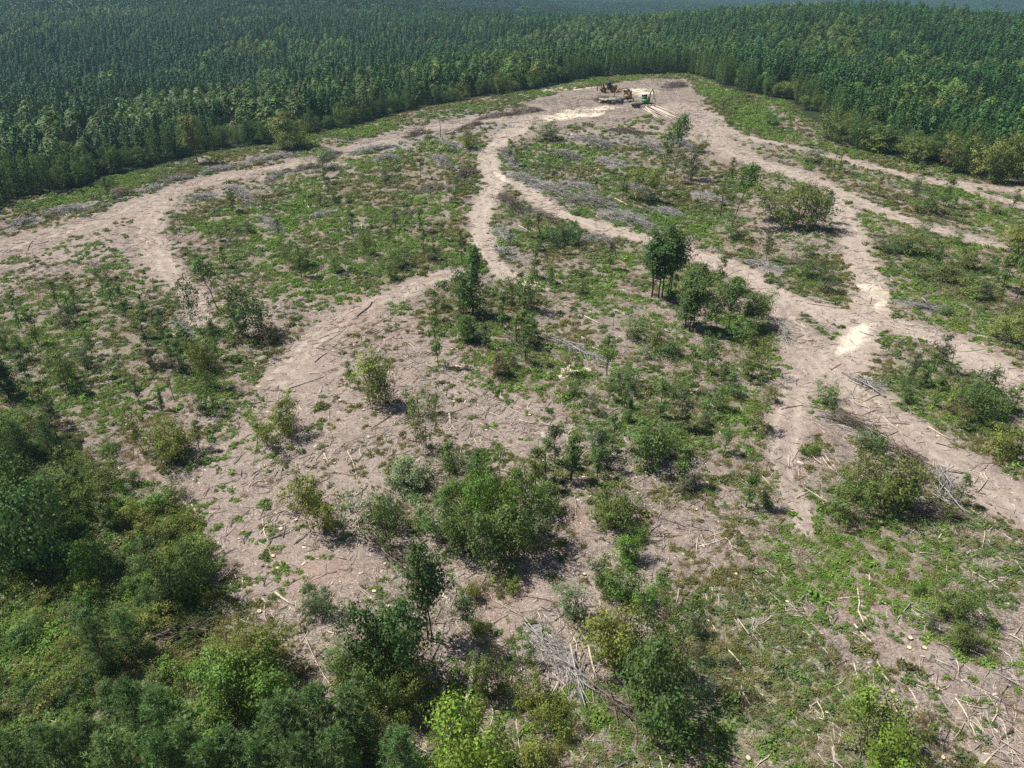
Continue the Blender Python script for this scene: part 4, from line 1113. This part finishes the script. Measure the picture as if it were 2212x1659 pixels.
def build_piles():
    rng = np.random.default_rng(29)
    for ln in PILES.strip().splitlines():
        t = ln.split(); a, b = G(float(t[0]), float(t[1])), G(float(t[2]), float(t[3])); w, h, kind = float(t[4]), float(t[5]), t[6]
        c = (a + b) / 2; L = min(np.hypot(*(b - a)), 26.0); ang = math.atan2(b[1] - a[1], b[0] - a[0]); z0 = float(gzd(c[0], c[1]))
        root = link('slash_pile', None, loc=(c[0], c[1], z0), rot=(0, 0, ang))
        near = np.hypot(*c) < 140
        nb = int(np.clip(L * w * 0.30, 12, 26)); pro = [m for k, m in BR if k == kind]
        def spot():
            s_ = rng.uniform(-0.5, 0.5) * L; q = np.clip(rng.normal(0, 0.33), -1, 1) * w / 2
            wx = c[0] + s_ * math.cos(ang) - q * math.sin(ang); wy = c[1] + s_ * math.sin(ang) + q * math.cos(ang)
            dome = max(0.1, (1 - (2 * s_ / L) ** 2) * (1 - (2 * q / w) ** 2))
            return s_, q, float(gzd(wx, wy)) - z0, dome
        for i in range(nb):
            s_, q, zz, dome = spot(); bl = rng.uniform(2.2, 5.2) if w > 2.8 else rng.uniform(2.5, 6.5)
            link('branch', pro[rng.integers(len(pro))], root, (s_, q, zz + 0.12 + 1.35 * h * dome * rng.uniform(0.3, 1.0)), (rng.normal(0, 0.5), rng.normal(0, 0.10), rng.normal(0, 0.42) + (math.pi if rng.uniform() < 0.4 else 0)), (bl, bl * rng.uniform(0.55, 0.95), bl * rng.uniform(0.55, 0.9)))
        mb = MB(); nt = int(np.clip(L * w * 6.5, 150, 700))
        for i in range(nt):
            s_, q, zz, dome = spot(); l_ = rng.uniform(0.5, 1.9); th = rng.normal(0, 0.6); el = rng.normal(0.02, 0.2)
            p0 = np.array([s_, q, zz + 0.04 + 1.35 * h * dome * rng.uniform(0.0, 1.0)]); d = np.array([math.cos(th) * math.cos(el), math.sin(th) * math.cos(el), math.sin(el)]) * l_
            p2 = p0 + d; p2[2] = max(p2[2], zz + 0.03); r_ = rng.uniform(0.022, 0.055) * min(1.2, max(0.55, np.hypot(*c) / 190))
            mb.tube([p0, (p0 + p2) / 2 + rng.normal(0, 0.05, 3), p2], [r_, r_ * 0.8, r_ * 0.4], 3, rng.uniform(0.0, 1.0), False)
        tw = link('twigs', mb.mesh('twigs', M['branch_' + kind]), root); tw['kind'] = 'stuff'
        register(root, ('long ' if L > 14 else 'small ' if L < 7 else '') + {'grey': 'weathered grey', 'brown': 'dark brown'}[kind] + ' pile of cut branches', 'slash pile', 'piles of logging slash', c[0], c[1])
build_piles()

def log_deck():
    rng = np.random.default_rng(31)
    for i in range(24):
        f = (i % 12) / 11.0; lay = i // 12
        a = G(1392 + 22 * f + rng.normal(0, 2), 235 - 5 * f + rng.normal(0, 0.8)); b = G(1430 + 36 * f + rng.normal(0, 4), 264 - 15 * f + rng.normal(0, 2))
        L = rng.uniform(15, 20); d = (b - a) / np.hypot(*(b - a)); b = a + d * L
        A = np.array([*a, float(gzd(*a)) + 0.25 + 0.32 * lay]); B_ = np.array([*b, float(gzd(*b)) + 0.2 + 0.25 * lay])
        pts = crooked(rng, A, B_, 0.15, 7, 0.012); c = pts.mean(0)
        mb = MB(); mb.tube(pts - c, np.linspace(0.2, 0.1, 7), 7, 0.5)
        o = link('tree_length_log', mb.mesh('tree_length_log', M['log_pale' if rng.uniform() < 0.3 else 'log']), loc=tuple(c))
        o['label'] = 'long limbed log in the fanned log deck beside the green loader'; o['category'] = 'log'; o['group'] = 'tree-length logs in the log deck'
    for i in range(26):
        g = G(1302 + rng.uniform(0, 34), 222 + rng.normal(0, 1.2)); th = rng.normal(0.35, 0.4); L = rng.uniform(2.5, 6); z = float(gzd(*g)) + rng.uniform(0.15, 1.7)
        mb = MB(); d = np.array([math.cos(th), math.sin(th), rng.normal(0, 0.08)]); mb.tube(crooked(rng, -d * L / 2, d * L / 2, 0.1, 5, 0.02), np.linspace(0.24, 0.17, 5), 7, 0.5)
        o = link('cut_log', mb.mesh('cut_log', M['log_dark' if rng.uniform() < 0.6 else 'log_pale']), loc=(g[0], g[1], z))
        o['label'] = 'short log in the jumbled heap beside the yellow loader'; o['category'] = 'log'; o['group'] = 'logs heaped beside the yellow loader'
log_deck()

# ------------------------------------------------------------------ stumps and stones
def stumps():
    rng = np.random.default_rng(37)
    fixed = [(597, 1112), (607, 1145), (525, 1149), (516, 1165), (546, 1326), (560, 1320), (250, 985), (205, 1085), (412, 1433), (1186, 975), (785, 887), (850, 1010), (1700, 1300), (2005, 1425), (1785, 1540), (1500, 1608), (470, 838), (480, 830), (720, 1168), (640, 1128), (590, 1200), (2035, 1640), (1615, 1640), (300, 680), (700, 990), (1245, 985), (980, 870), (1050, 930)]
    pts = [tuple(G(*p)) for p in fixed]
    while len(pts) < 66:
        p = G(rng.uniform(300, 2200), rng.uniform(620, 1600)); m = fmask(p[None, 0], p[None, 1])
        if m['road'][0] < 0.1 and m['green'][0] < 0.5: pts.append(tuple(p))
    for (x, y) in pts:
        r = rng.uniform(0.13, 0.24); h = rng.uniform(0.12, 0.28); z = float(gzd(x, y)) - 0.06
        root = link('tree_stump', None, loc=(x, y, z), rot=(rng.normal(0, .06), rng.normal(0, .06), rng.uniform(0, 6)))
        ang = np.arange(10) * 2 * math.pi / 10; wob = 1 + rng.normal(0, 0.07, 10)
        mb = MB(); V = []
        for hh, f in ((0, 1.3), (h * 0.5, 1.08), (h, 1.0)): V += [(r * f * wob[i] * math.cos(a), r * f * wob[i] * math.sin(a), hh) for i, a in enumerate(ang)]
        F = [(k * 10 + i, k * 10 + (i + 1) % 10, k * 10 + 10 + (i + 1) % 10, k * 10 + 10 + i) for k in range(2) for i in range(10)]
        mb.add(V, F, 0.5); link('bark_side', mb.mesh('bark_side', M['bark']), root)
        mb = MB(); mb.add([(r * 0.97 * wob[i] * math.cos(a), r * 0.97 * wob[i] * math.sin(a), h + 0.004) for i, a in enumerate(ang)], [tuple(range(10))], 0.6); link('cut_face', mb.mesh('cut_face', M['stump_top']), root)
        register(root, 'cut pine stump with pale top', 'stump', 'fresh stumps on the cut ground', x, y)
    rk = [(2098, 1380, .5), (2106, 1386, .4), (2120, 1378, .4), (2006, 1424, .45), (2045, 1422, .35), (1560, 1380, .25), (560, 905, .3), (212, 745, .3), (216, 650, .3), (75, 620, .4), (60, 632, .35), (1558, 270, .8), (875, 286, .7), (568, 775, .6), (1345, 255, .8)]
    for (px, py, s_) in rk:
        p = G(px, py); mb = MB(); rg = np.random.default_rng(int(px)); n = 0
        import bmesh
        bm = bmesh.new(); bmesh.ops.create_icosphere(bm, subdivisions=2, radius=1.0)
        for v in bm.verts:
            q = v.co; k = 1 + 0.35 * (float(vnoise(q.x * 1.7 + px, q.y * 1.7 + q.z * 1.3, 3)) - 0.5) * 2; v.co = Vector((q.x * k * s_ * 1.3, q.y * k * s_, q.z * k * s_ * 0.65))
        me = bpy.data.meshes.new('rock'); bm.to_mesh(me); bm.free(); me.materials.append(M['rock'])
        o = link('rock', me, loc=(p[0], p[1], float(gzd(*p)) + 0.12 * s_), rot=(0, 0, rg.uniform(0, 6)))
        register(o, 'pale rounded rock', 'rock', 'rocks on the cut ground', float(p[0]), float(p[1]))
stumps()

# ------------------------------------------------------------------ logging machines
M['yellow'] = paint_material('machine_yellow', (0.42, 0.22, 0.045), 0.6, 0.7)
M['green_paint'] = paint_material('machine_green', (0.02, 0.23, 0.09), 0.45, 0.2)
M['black'] = paint_material('machine_black', (0.018, 0.018, 0.02), 0.6, 0.25)
M['tan'] = paint_material('worn_boom_tan', (0.36, 0.22, 0.09), 0.6, 0.5)
M['tyre'] = paint_material('tyre_rubber', (0.022, 0.021, 0.022), 0.85, 0.45)
M['steel'] = paint_material('grey_steel', (0.30, 0.30, 0.30), 0.5, 0.4, 0.4)
M['white'] = paint_material('white_roof', (0.72, 0.74, 0.74), 0.5, 0.15)
mg, ntg, bg = new_mat('cab_glass'); bg.inputs['Base Color'].default_value = (0.02, 0.03, 0.035, 1); bg.inputs['Roughness'].default_value = 0.1; M['glass'] = mg

def wheel(root, x, y, r, w):
    mb = MB(); prof = [(-w / 2, r * 0.62), (-w / 2, r * 0.92), (-w * 0.3, r), (w * 0.3, r), (w / 2, r * 0.92), (w / 2, r * 0.62)]
    n = 20; V = [(rr * math.cos(a), yy, rr * math.sin(a)) for yy, rr in prof for a in np.arange(n) * 2 * math.pi / n]
    F = [(k * n + i, k * n + (i + 1) % n, (k + 1) * n + (i + 1) % n, (k + 1) * n + i) for k in range(5) for i in range(n)]
    mb.add(V, F)
    for i in range(n): a = i * 2 * math.pi / n; mb.box((r * 1.0 * math.cos(a), 0, r * 1.0 * math.sin(a)), (0.07, w * 0.9, 0.12), ry=-a)
    wl = link('wheel', None, root, (x, y, r)); link('tyre', mb.mesh('tyre', M['tyre']), wl)
    mb = MB(); mb.cyl((0, -w * 0.42, 0), (0, w * 0.42, 0), r * 0.61, 16); mb.cyl((0, -w * 0.48, 0), (0, w * 0.48, 0), r * 0.22, 10); link('rim', mb.mesh('rim', M['yellow' if root.get('rimy') else 'steel']), wl)

def part(root, name, mat, fn): mb = MB(); fn(mb); return link(name, mb.mesh(name, M[mat]), root)

def skidder(px, py, rz, label):
    g = G(px, py); root = link('grapple_skidder', None, loc=(g[0], g[1], float(gzd(*g)) - 0.03), rot=(0, 0, rz), scl=(1.15,) * 3); root['rimy'] = 1
    for x in (1.9, -1.6):
        for y in (-1.15, 1.15): wheel(root, x, y, 0.88, 0.72)
    part(root, 'front_frame', 'yellow', lambda m: (m.box((1.9, 0, 1.2), (2.7, 1.25, 0.55)), m.box((0.35, 0, 1.05), (0.5, 0.7, 0.6))))
    part(root, 'engine_hood', 'yellow', lambda m: (m.box((2.25, 0, 1.95), (2.1, 1.15, 0.95), bev=0.12), m.box((3.33, 0, 1.85), (0.1, 0.95, 0.7))))
    part(root, 'exhaust_stack', 'black', lambda m: m.cyl((1.7, 0.35, 2.3), (1.7, 0.35, 3.1), 0.07, 8))
    part(root, 'dozer_blade', 'yellow', lambda m: (m.box((3.85, 0, 0.75), (0.14, 2.5, 0.85), ry=0.2), m.box((3.45, 0.6, 0.85), (0.9, 0.16, 0.18)), m.box((3.45, -0.6, 0.85), (0.9, 0.16, 0.18))))
    cab = part(root, 'cab', 'black', lambda m: (m.box((0.45, 0, 1.75), (1.35, 1.35, 0.7)), m.box((0.45, 0, 3.16), (1.5, 1.5, 0.12)), *[m.box((0.45 + sx * 0.62, sy * 0.62, 2.6), (0.1, 0.1, 1.05)) for sx in (-1, 1) for sy in (-1, 1)]))
    part(cab, 'window', 'glass', lambda m: m.box((0.45, 0, 2.6), (1.16, 1.16, 0.98)))
    part(root, 'rear_frame', 'yellow', lambda m: (m.box((-1.4, 0, 1.2), (2.4, 1.2, 0.5)), m.box((-1.5, 0, 1.65), (0.9, 1.0, 0.5))))
    part(root, 'arch', 'black', lambda m: [m.tube([(-1.3, s * 0.5, 1.5), (-1.7, s * 0.5, 2.7), (-2.5, s * 0.4, 3.1), (-3.3, s * 0.2, 2.7), (-3.7, 0, 2.1)], [0.15, 0.16, 0.15, 0.13, 0.1], 6) for s in (-1, 1)])
    part(root, 'hydraulic_cylinder', 'steel', lambda m: m.cyl((-0.9, 0, 1.7), (-2.3, 0, 2.9), 0.09, 8))
    part(root, 'grapple', 'black', lambda m: (m.cyl((-3.7, 0, 2.15), (-3.7, 0, 1.6), 0.14, 8), *[m.tube([(-3.7, s * 0.15, 1.65), (-3.7, s * 0.75, 1.25), (-3.7, s * 0.8, 0.7), (-3.7, s * 0.35, 0.3)], [0.13, 0.14, 0.12, 0.06], 6) for s in (-1, 1)]))
    root['label'] = label; root['category'] = 'skidder'

def loader(px, py, rz, body, boomc, label, folded, swing):
    g = G(px, py); root = link('log_loader', None, loc=(g[0], g[1], float(gzd(*g)) - 0.03), rot=(0, 0, rz), scl=(1.12,) * 3)
    part(root, 'chassis', 'black', lambda m: (m.box((0, 0.42, 1.0), (7.4, 0.2, 0.34)), m.box((0, -0.42, 1.0), (7.4, 0.2, 0.34)), *[m.box((x, 0, 1.0), (0.2, 1.0, 0.26)) for x in (-3.4, -1.5, 0.2, 1.6, 3.4)]))
    for x in (-2.6, -1.5):
        for y in (-0.95, 0.95): wheel(root, x, y, 0.5, 0.55)
    for x in (0.5, 2.9):
        for s in (-1, 1):
            leg = part(root, 'outrigger_leg', 'black', lambda m: m.tube([(x, s * 0.5, 1.05), (x, s * 1.35, 1.0), (x, s * 1.6, 0.2)], [0.13, 0.12, 0.1], 6))
            part(leg, 'foot_pad', 'steel', lambda m: m.box((x, s * 1.62, 0.1), (0.55, 0.55, 0.1)))
    part(root, 'turntable', 'black', lambda m: m.cyl((1.6, 0, 1.15), (1.6, 0, 1.5), 0.75, 16))
    part(root, 'engine_deck', body, lambda m: (m.box((1.3, -0.2, 1.98), (2.3, 1.9, 0.95), bev=0.06), m.box((0.25, -0.2, 1.9), (0.3, 1.5, 0.6))))
    cab = part(root, 'cab', body, lambda m: (m.box((1.0, 0.55, 2.75), (1.3, 1.2, 0.6)), *[m.box((1.0 + sx * 0.6, 0.55 + sy * 0.55, 3.4), (0.1, 0.1, 0.9)) for sx in (-1, 1) for sy in (-1, 1)]))
    part(cab, 'window', 'glass', lambda m: m.box((1.0, 0.55, 3.4), (1.12, 1.02, 0.84)))
    part(cab, 'roof', 'white', lambda m: m.box((1.0, 0.55, 3.9), (1.5, 1.4, 0.14), bev=0.08))
    part(root, 'boom_tower', boomc, lambda m: m.box((2.3, -0.35, 2.9), (0.7, 0.7, 1.5), bev=0.2))
    cs, sn = math.cos(swing), math.sin(swing); R3 = lambda p: (2.3 + p[0] * cs, -0.35 + p[0] * sn, p[1])
    if folded: b1 = [(0, 3.3), (0.5, 4.6), (1.0, 5.6)]; b2 = [(1.0, 5.6), (1.6, 4.4), (1.9, 2.9)]
    else: b1 = [(0, 3.3), (1.6, 4.5), (3.6, 4.4)]; b2 = [(3.6, 4.4), (4.8, 3.6), (5.6, 2.3)]
    bo = part(root, 'main_boom', boomc, lambda m: m.tube([R3(p) for p in b1], [0.27, 0.25, 0.2], 4))
    part(bo, 'boom_cylinder', 'steel', lambda m: m.cyl(R3((0.35, 3.0)), R3((b1[1][0], b1[1][1] - 0.2)), 0.09, 8))
    part(root, 'stick_boom', boomc, lambda m: m.tube([R3(p) for p in b2], [0.2, 0.2, 0.13], 4))
    e = b2[-1]
    part(root, 'grapple', 'black', lambda m: (m.cyl(R3((e[0], e[1] + 0.05)), R3((e[0], e[1] - 0.5)), 0.13, 8), *[m.tube([R3((e[0] + s * 0.12, e[1] - 0.45)), R3((e[0] + s * 0.75, e[1] - 0.85)), R3((e[0] + s * 0.75, e[1] - 1.35)), R3((e[0] + s * 0.25, e[1] - 1.75))], [0.12, 0.13, 0.11, 0.05], 6) for s in (-1, 1)]))
    part(root, 'exhaust_stack', 'steel', lambda m: m.cyl((0.5, -0.75, 2.4), (0.5, -0.75, 3.5), 0.08, 8))
    root['label'] = label; root['category'] = 'log loader'
skidder(1312, 199, 0.06, 'yellow grapple skidder with black cab parked farthest back on the landing')
loader(1348, 219, 0.5, 'yellow', 'tan', 'yellow log loader reaching over a jumbled heap of dark logs', False, math.pi - 0.5)
loader(1386, 231, 0.3, 'green_paint', 'tan', 'green log loader with white roof at the head of the log deck', True, 0.1)

# ------------------------------------------------------------------ ground cover, dry grass, twigs and chips
def cover():
    rng = np.random.default_rng(43)
    protos = []
    for i, mt in enumerate(('weed_a', 'weed_a', 'weed_b', 'weed_b', 'weed_c', 'weed_c', 'weed_d')):
        g = np.random.default_rng(700 + i); mb = MB(); n = 70
        C = g.normal(size=(n, 3)); C /= np.linalg.norm(C, axis=1, keepdims=True); C *= (g.uniform(0.3, 1, n) ** 0.5)[:, None]
        C = C * np.array([0.42, 0.42, 0.34]); C[:, 2] = np.abs(C[:, 2]) + 0.03; C[:, :2] += 0.12 * np.sin(C[:, 1::-1] * 9 + i)
        mb.leaves(C, 0.105, g, np.clip(g.normal(0.5, 0.22, n), 0, 1), 0.7, 0.6); protos.append(mb.mesh('weed', M[mt]))
    for i in range(2):
        g = np.random.default_rng(720 + i); mb = MB(); n = 34; C = np.stack([g.normal(0, .14, n), g.normal(0, .14, n), np.zeros(n)], -1); D = g.normal(size=(n, 3)); D[:, 2] = np.abs(D[:, 2]) + 1.1; D /= np.linalg.norm(D, axis=1, keepdims=True)
        mb.blades(C, D, g.uniform(0.25, 0.6, n), 0.022, g, np.clip(g.normal(0.5, .25, n), 0, 1)); protos.append(mb.mesh('grass_tuft', M['straw']))
    N0 = 1150000
    x = rng.uniform(-190, 215, N0); y = 16 + 369 * rng.uniform(0, 1, N0) ** 1.6
    u, v, d = P(x, y, gz(x, y)); k = (u > -80) & (u < PW + 80) & (v < PH + 120) & inpoly(x, y, CLEAR); x, y, d = x[k], y[k], d[k]
    m = fmask(x + rng.uniform(-.4, .4, len(x)), y + rng.uniform(-.4, .4, len(x))); g = m['green']
    th = 0.64 - 0.31 * g; dense = inpoly(x, y, GREEN[21][1]); th = np.where(dense, 0.30, th)
    p = sstep(-0.05, 0.05, 0.42 * fbm(x, y, 2.8, 51, 2) + 0.58 * fbm(x, y, 1.1, 57, 1) - th) * np.where(g > 0.03, 1, 0.0) * (0.35 + 0.65 * g)
    p *= np.clip(1.25 - d / 420, 0.45, 1)
    k = rng.uniform(size=x.shape) < p
    wx, wy, wd, gg, dn = x[k], y[k], d[k], g[k], dense[k]; n = len(wx)
    lr = inpoly(wx, wy, GREEN[18][1]) * 0.07 + dn * 0.06; tone = 0.03 + lr + fbm(wx, wy, 11.0, 61, 2) + rng.normal(0, 0.10, n) + 0.14 * (gg - 0.6)
    idx = np.where(tone > 0.60, rng.integers(2, 4, n), np.where(tone > 0.47, rng.integers(0, 2, n), np.where(tone > 0.39, rng.integers(4, 6, n), 6)))
    s = rng.lognormal(-0.12, 0.34, n) * np.where(dn, 1.30, 1.0) * np.clip(0.36 + wd / 260, 0.55, 1.5)
    scatter('ground_cover', 'low green weeds and ferns sprouting in patches over the cut ground', np.stack([wx, wy, gzd(wx, wy) - 0.03], -1), np.stack([rng.normal(0, .12, n), rng.normal(0, .12, n), rng.uniform(0, 6.28, n)], -1), np.stack([s, s, s * rng.uniform(0.6, 1.2, n)], -1), idx, protos)
    # dry grass
    pd = 0.11 * (g > 0.25) * (fbm(x, y, 6.0, 67, 2) > 0.47) + 0.008
    k2 = (rng.uniform(size=x.shape) < pd) & (m['road'] < 0.3); n2 = k2.sum(); s = rng.uniform(0.6, 1.5, n2)
    scatter('dry_grass', 'tufts of straw-coloured dry grass among the weeds', np.stack([x[k2], y[k2], gzd(x[k2], y[k2]) - 0.02], -1), np.stack([np.zeros(n2), np.zeros(n2), rng.uniform(0, 6.28, n2)], -1), np.stack([s, s, s], -1), np.full(n2, 7) + rng.integers(0, 2, n2), protos)
    # twigs and chips
    pr = []
    for i, mt in enumerate(('log', 'log_pale', 'branch_grey', 'branch_brown', 'log_dark')):
        gq = np.random.default_rng(740 + i); mb = MB(); pts = crooked(gq, np.array([-0.6, 0, 0.03]), np.array([0.6, 0, 0.05]), 0.02, 5, 0.10); mb.tube(pts, np.linspace(0.032, 0.014, 5), 4, 0.5)
        mb.tube([pts[2], pts[2] + np.array([0.22, 0.16 * (-1) ** i, 0.06])], [0.016, 0.008], 3, 0.5, False); pr.append(mb.mesh('twig', M[mt]))
    for i, mt in enumerate(('log_pale', 'log', 'branch_brown')):
        mb = MB(); mb.box((0, 0, 0.015), (0.26, 0.10, 0.03), bev=0.2); pr.append(mb.mesh('chip', M[mt]))
    dens = np.where(m['road'] > 0.5, 0.10, 0.17) + 0.22 * m['slash'] + 0.05 * m['bare'] + 0.15 * m['land']
    kt = rng.uniform(size=x.shape) < dens * (0.3 + 1.4 * sstep(0.42, 0.62, fbm(x, y, 7.0, 77, 2))); n3 = kt.sum()
    tx, ty = x[kt], y[kt]; ang = rng.normal(0, 0.9, n3) + 6.28 * fbm(tx, ty, 25.0, 79, 1); sl = rng.lognormal(-0.15, 0.55, n3); st = rng.uniform(0.6, 1.5, n3) * np.clip(sl, 0.6, 1.6)
    scatter('twig_litter', 'broken twigs and sticks strewn over the ground', np.stack([tx, ty, gzd(tx, ty)], -1), np.stack([np.zeros(n3), rng.normal(0, 0.06, n3), ang], -1), np.stack([sl, st, st], -1), rng.choice(5, n3, p=[0.3, 0.22, 0.22, 0.16, 0.10]), pr)
    kc = rng.uniform(size=x.shape) < 0.15 * (m['green'] < 0.6) * (m['forest'] < 0.5); n4 = kc.sum(); cx_, cy_ = x[kc], y[kc]; s = rng.lognormal(-0.35, 0.5, n4)
    scatter('wood_chip_litter', 'chips of bark and wood strewn over the bare ground', np.stack([cx_, cy_, gzd(cx_, cy_)], -1), np.stack([rng.normal(0, .2, n4), rng.normal(0, .2, n4), rng.uniform(0, 6.28, n4)], -1), np.stack([s, s, s], -1), rng.choice([5, 6, 7], n4, p=[0.3, 0.35, 0.35]), pr)
    print('cover', n, n2, n3, n4)
cover()

# ------------------------------------------------------------------ haze
def haze():
    mb = MB(); mb.box((0, 4500, -20), (20000, 11000, 200)); V = mb
    me = mb.mesh('haze', None); co = np.array([v.co for v in me.vertices]); zlo = -160.0; zhi = 64.0
    co[:, 2] = np.where(co[:, 2] > 0, zhi, zlo); me.vertices.foreach_set('co', co.astype(np.float32).ravel())
    m = bpy.data.materials.new('haze_air'); m.use_nodes = True; nt = m.node_tree; nt.nodes.remove(nt.nodes['Principled BSDF'])
    pv = nt.nodes.new('ShaderNodeVolumePrincipled'); pv.inputs['Color'].default_value = (0.45, 0.76, 1.0, 1); pv.inputs['Density'].default_value = HAZE; pv.inputs['Anisotropy'].default_value = 0.2
    nt.links.new(pv.outputs[0], nt.nodes['Material Output'].inputs['Volume'])
    me.materials.append(m); o = link('haze', me); o['kind'] = 'stuff'; o['label'] = 'thin blue summer haze filling the air over the forest'
HAZE = 0.00013
haze()

# ------------------------------------------------------------------ labels that single each thing out
MARKS = [(1312, 190, 'by the machines on the landing'), (1420, 215, 'on the far side of the landing'), (1180, 250, 'at the near end of the landing'), (1062, 385, 'at the fork of the central track'), (1250, 400, 'on the slash-strewn slope below the landing'), (1400, 420, 'around the sapling group below the log deck'),
         (1105, 500, 'beside the lower central track'), (1470, 640, 'around the tall dark tree cluster'), (1590, 500, 'near the tall spindly tree'), (1725, 470, 'around the big olive bush beside the right track'), (1850, 700, 'by the crossing of the pale tracks'), (1620, 790, 'left of the track crossing'), (2000, 840, 'on the green wedge right of the crossing'), (2040, 1000, 'along the wide diagonal track'),
         (1880, 1080, 'around the olive thicket below the diagonal track'), (2180, 640, 'by the leaning trees at the right edge'), (2000, 430, 'between the two upper right tracks'), (2000, 560, 'below the upper right tracks'), (1850, 330, 'along the right forest edge'), (2130, 380, 'in the olive scrub at the upper right'), (1620, 250, 'on the green slope right of the landing'),
         (150, 450, 'beside the track at the upper left'), (470, 380, 'along the upper left edge track'), (720, 345, 'on the upper edge track'), (960, 330, 'just left of the central fork'), (700, 560, 'on the grassy island left of the central track'), (900, 480, 'in the middle of the grassy island'), (480, 500, 'at the left end of the grassy island'), (120, 620, 'on the brown slope at the far left'), (280, 760, 'on the weedy slope at the left'), (90, 850, 'at the left edge below the brown slope'),
         (500, 700, 'around the tall thicket left of centre'), (450, 850, 'around the olive tree below the left thicket'), (370, 960, 'around the yellowish trees above the scrub'), (610, 910, 'beside the lone yellow bush'), (740, 730, 'where the brown track opens onto the bare slope'), (810, 860, 'around the yellow thicket on the bare slope'), (1010, 670, 'around the conical evergreen at the centre'), (1000, 770, 'just below the conical evergreen'), (1140, 760, 'on the weedy strip right of the evergreen'),
         (1330, 740, 'on the weedy slope below the tall trees'), (1300, 830, 'on the slope right of centre'), (1390, 950, 'around the leafy thicket right of centre'), (1550, 930, 'on the green slope above the faint track'), (1690, 980, 'along the faint lower track'), (1100, 920, 'on the bare slope at the centre'), (920, 970, 'around the thicket column on the bare slope'), (700, 1110, 'around the stringy yellow bush'), (560, 1080, 'on the broad bare slope at the left'), (560, 1290, 'at the foot of the bare slope'), (690, 1310, 'beside the pale bush on the bare ground'),
         (1080, 1130, 'around the bright green bush clump'), (1310, 1120, 'beside the round olive bush'), (930, 1330, 'around the tall tree at the lower centre'), (850, 1440, 'in the dark bushes at the lower centre'), (1070, 1290, 'among the small yellow bushes'), (1020, 1460, 'by the thick fallen trunk'), (1210, 1430, 'by the long poles at the lower centre'), (1320, 1360, 'around the yellow bush right of the poles'), (1420, 1500, 'around the large green bush near the bottom'), (1540, 1170, 'on the pale ground above the weedy slope'), (1530, 1420, 'among the grey shrubs on the weedy slope'), (1720, 1280, 'on the upper weedy slope at the lower right'), (1680, 1480, 'on the lower weedy slope'),
         (1880, 1360, 'by the crossed poles at the lower right'), (2050, 1350, 'around the two olive bushes at the lower right'), (2150, 1230, 'at the right edge above the olive bushes'), (1950, 1480, 'on the bare strip at the lower right'), (1900, 1620, 'around the lime bush at the bottom right'), (2090, 1580, 'in the bottom right corner'), (60, 1100, 'around the big dark tree at the left edge'), (220, 1050, 'in the weeds above the left scrub'), (250, 1280, 'in the scrub at the lower left'), (400, 1290, 'at the right rim of the scrub'), (250, 1400, 'in the middle of the scrub'), (420, 1380, 'by the scrub below the bare slope'), (560, 1480, 'behind the bottom pines'), (200, 1650, 'at the bottom left corner'), (450, 1650, 'in the bottom row left of centre'), (750, 1600, 'in the bottom row near the centre'), (1000, 1620, 'at the bottom centre'), (1180, 1600, 'at the bottom right of the lime tree')]
ORD = ['', 'second', 'third', 'fourth', 'fifth', 'sixth', 'seventh', 'eighth', 'ninth', 'tenth', 'eleventh', 'twelfth']
def label_all():
    mk = np.array([(a, b) for a, b, _ in MARKS], float); by = {}
    for o, ph, u, v in THINGS:
        w = 1.0 + 1.2 * max(0, (900 - v) / 900)       # rows are foreshortened farther up
        i = int(np.argmin(np.hypot(mk[:, 0] - u, (mk[:, 1] - v) * w)))
        by.setdefault(ph + ' ' + MARKS[i][2], []).append((u, v, o))
    for base, lst in by.items():
        lst.sort(key=lambda t: t[0]); n = len(lst)
        for k, (u, v, o) in enumerate(lst):
            if len(base.split()) > 13 and n > 1: base = base.replace(' of cut branches', '').replace('with pale top ', '').replace('thin-stemmed ', '').replace('bare below its crown ', '').replace('grey-brown fallen', 'fallen')
            if n == 1: lb = base
            elif n == 2: lb = ('the lefthand ' if k == 0 else 'the righthand ') + base
            else: lb = base + (', leftmost' if k == 0 else ', rightmost' if k == n - 1 else ', ' + ORD[min(k, 11)] + ' from left')
            ws = lb.split()
            if len(ws) > 16: lb = lb.replace('long thick ', 'long ').replace('the righthand ', 'righthand ').replace('the lefthand ', 'lefthand ').replace('beside the right track', '').replace('  ', ' ').strip()
            o['label'] = lb
label_all()
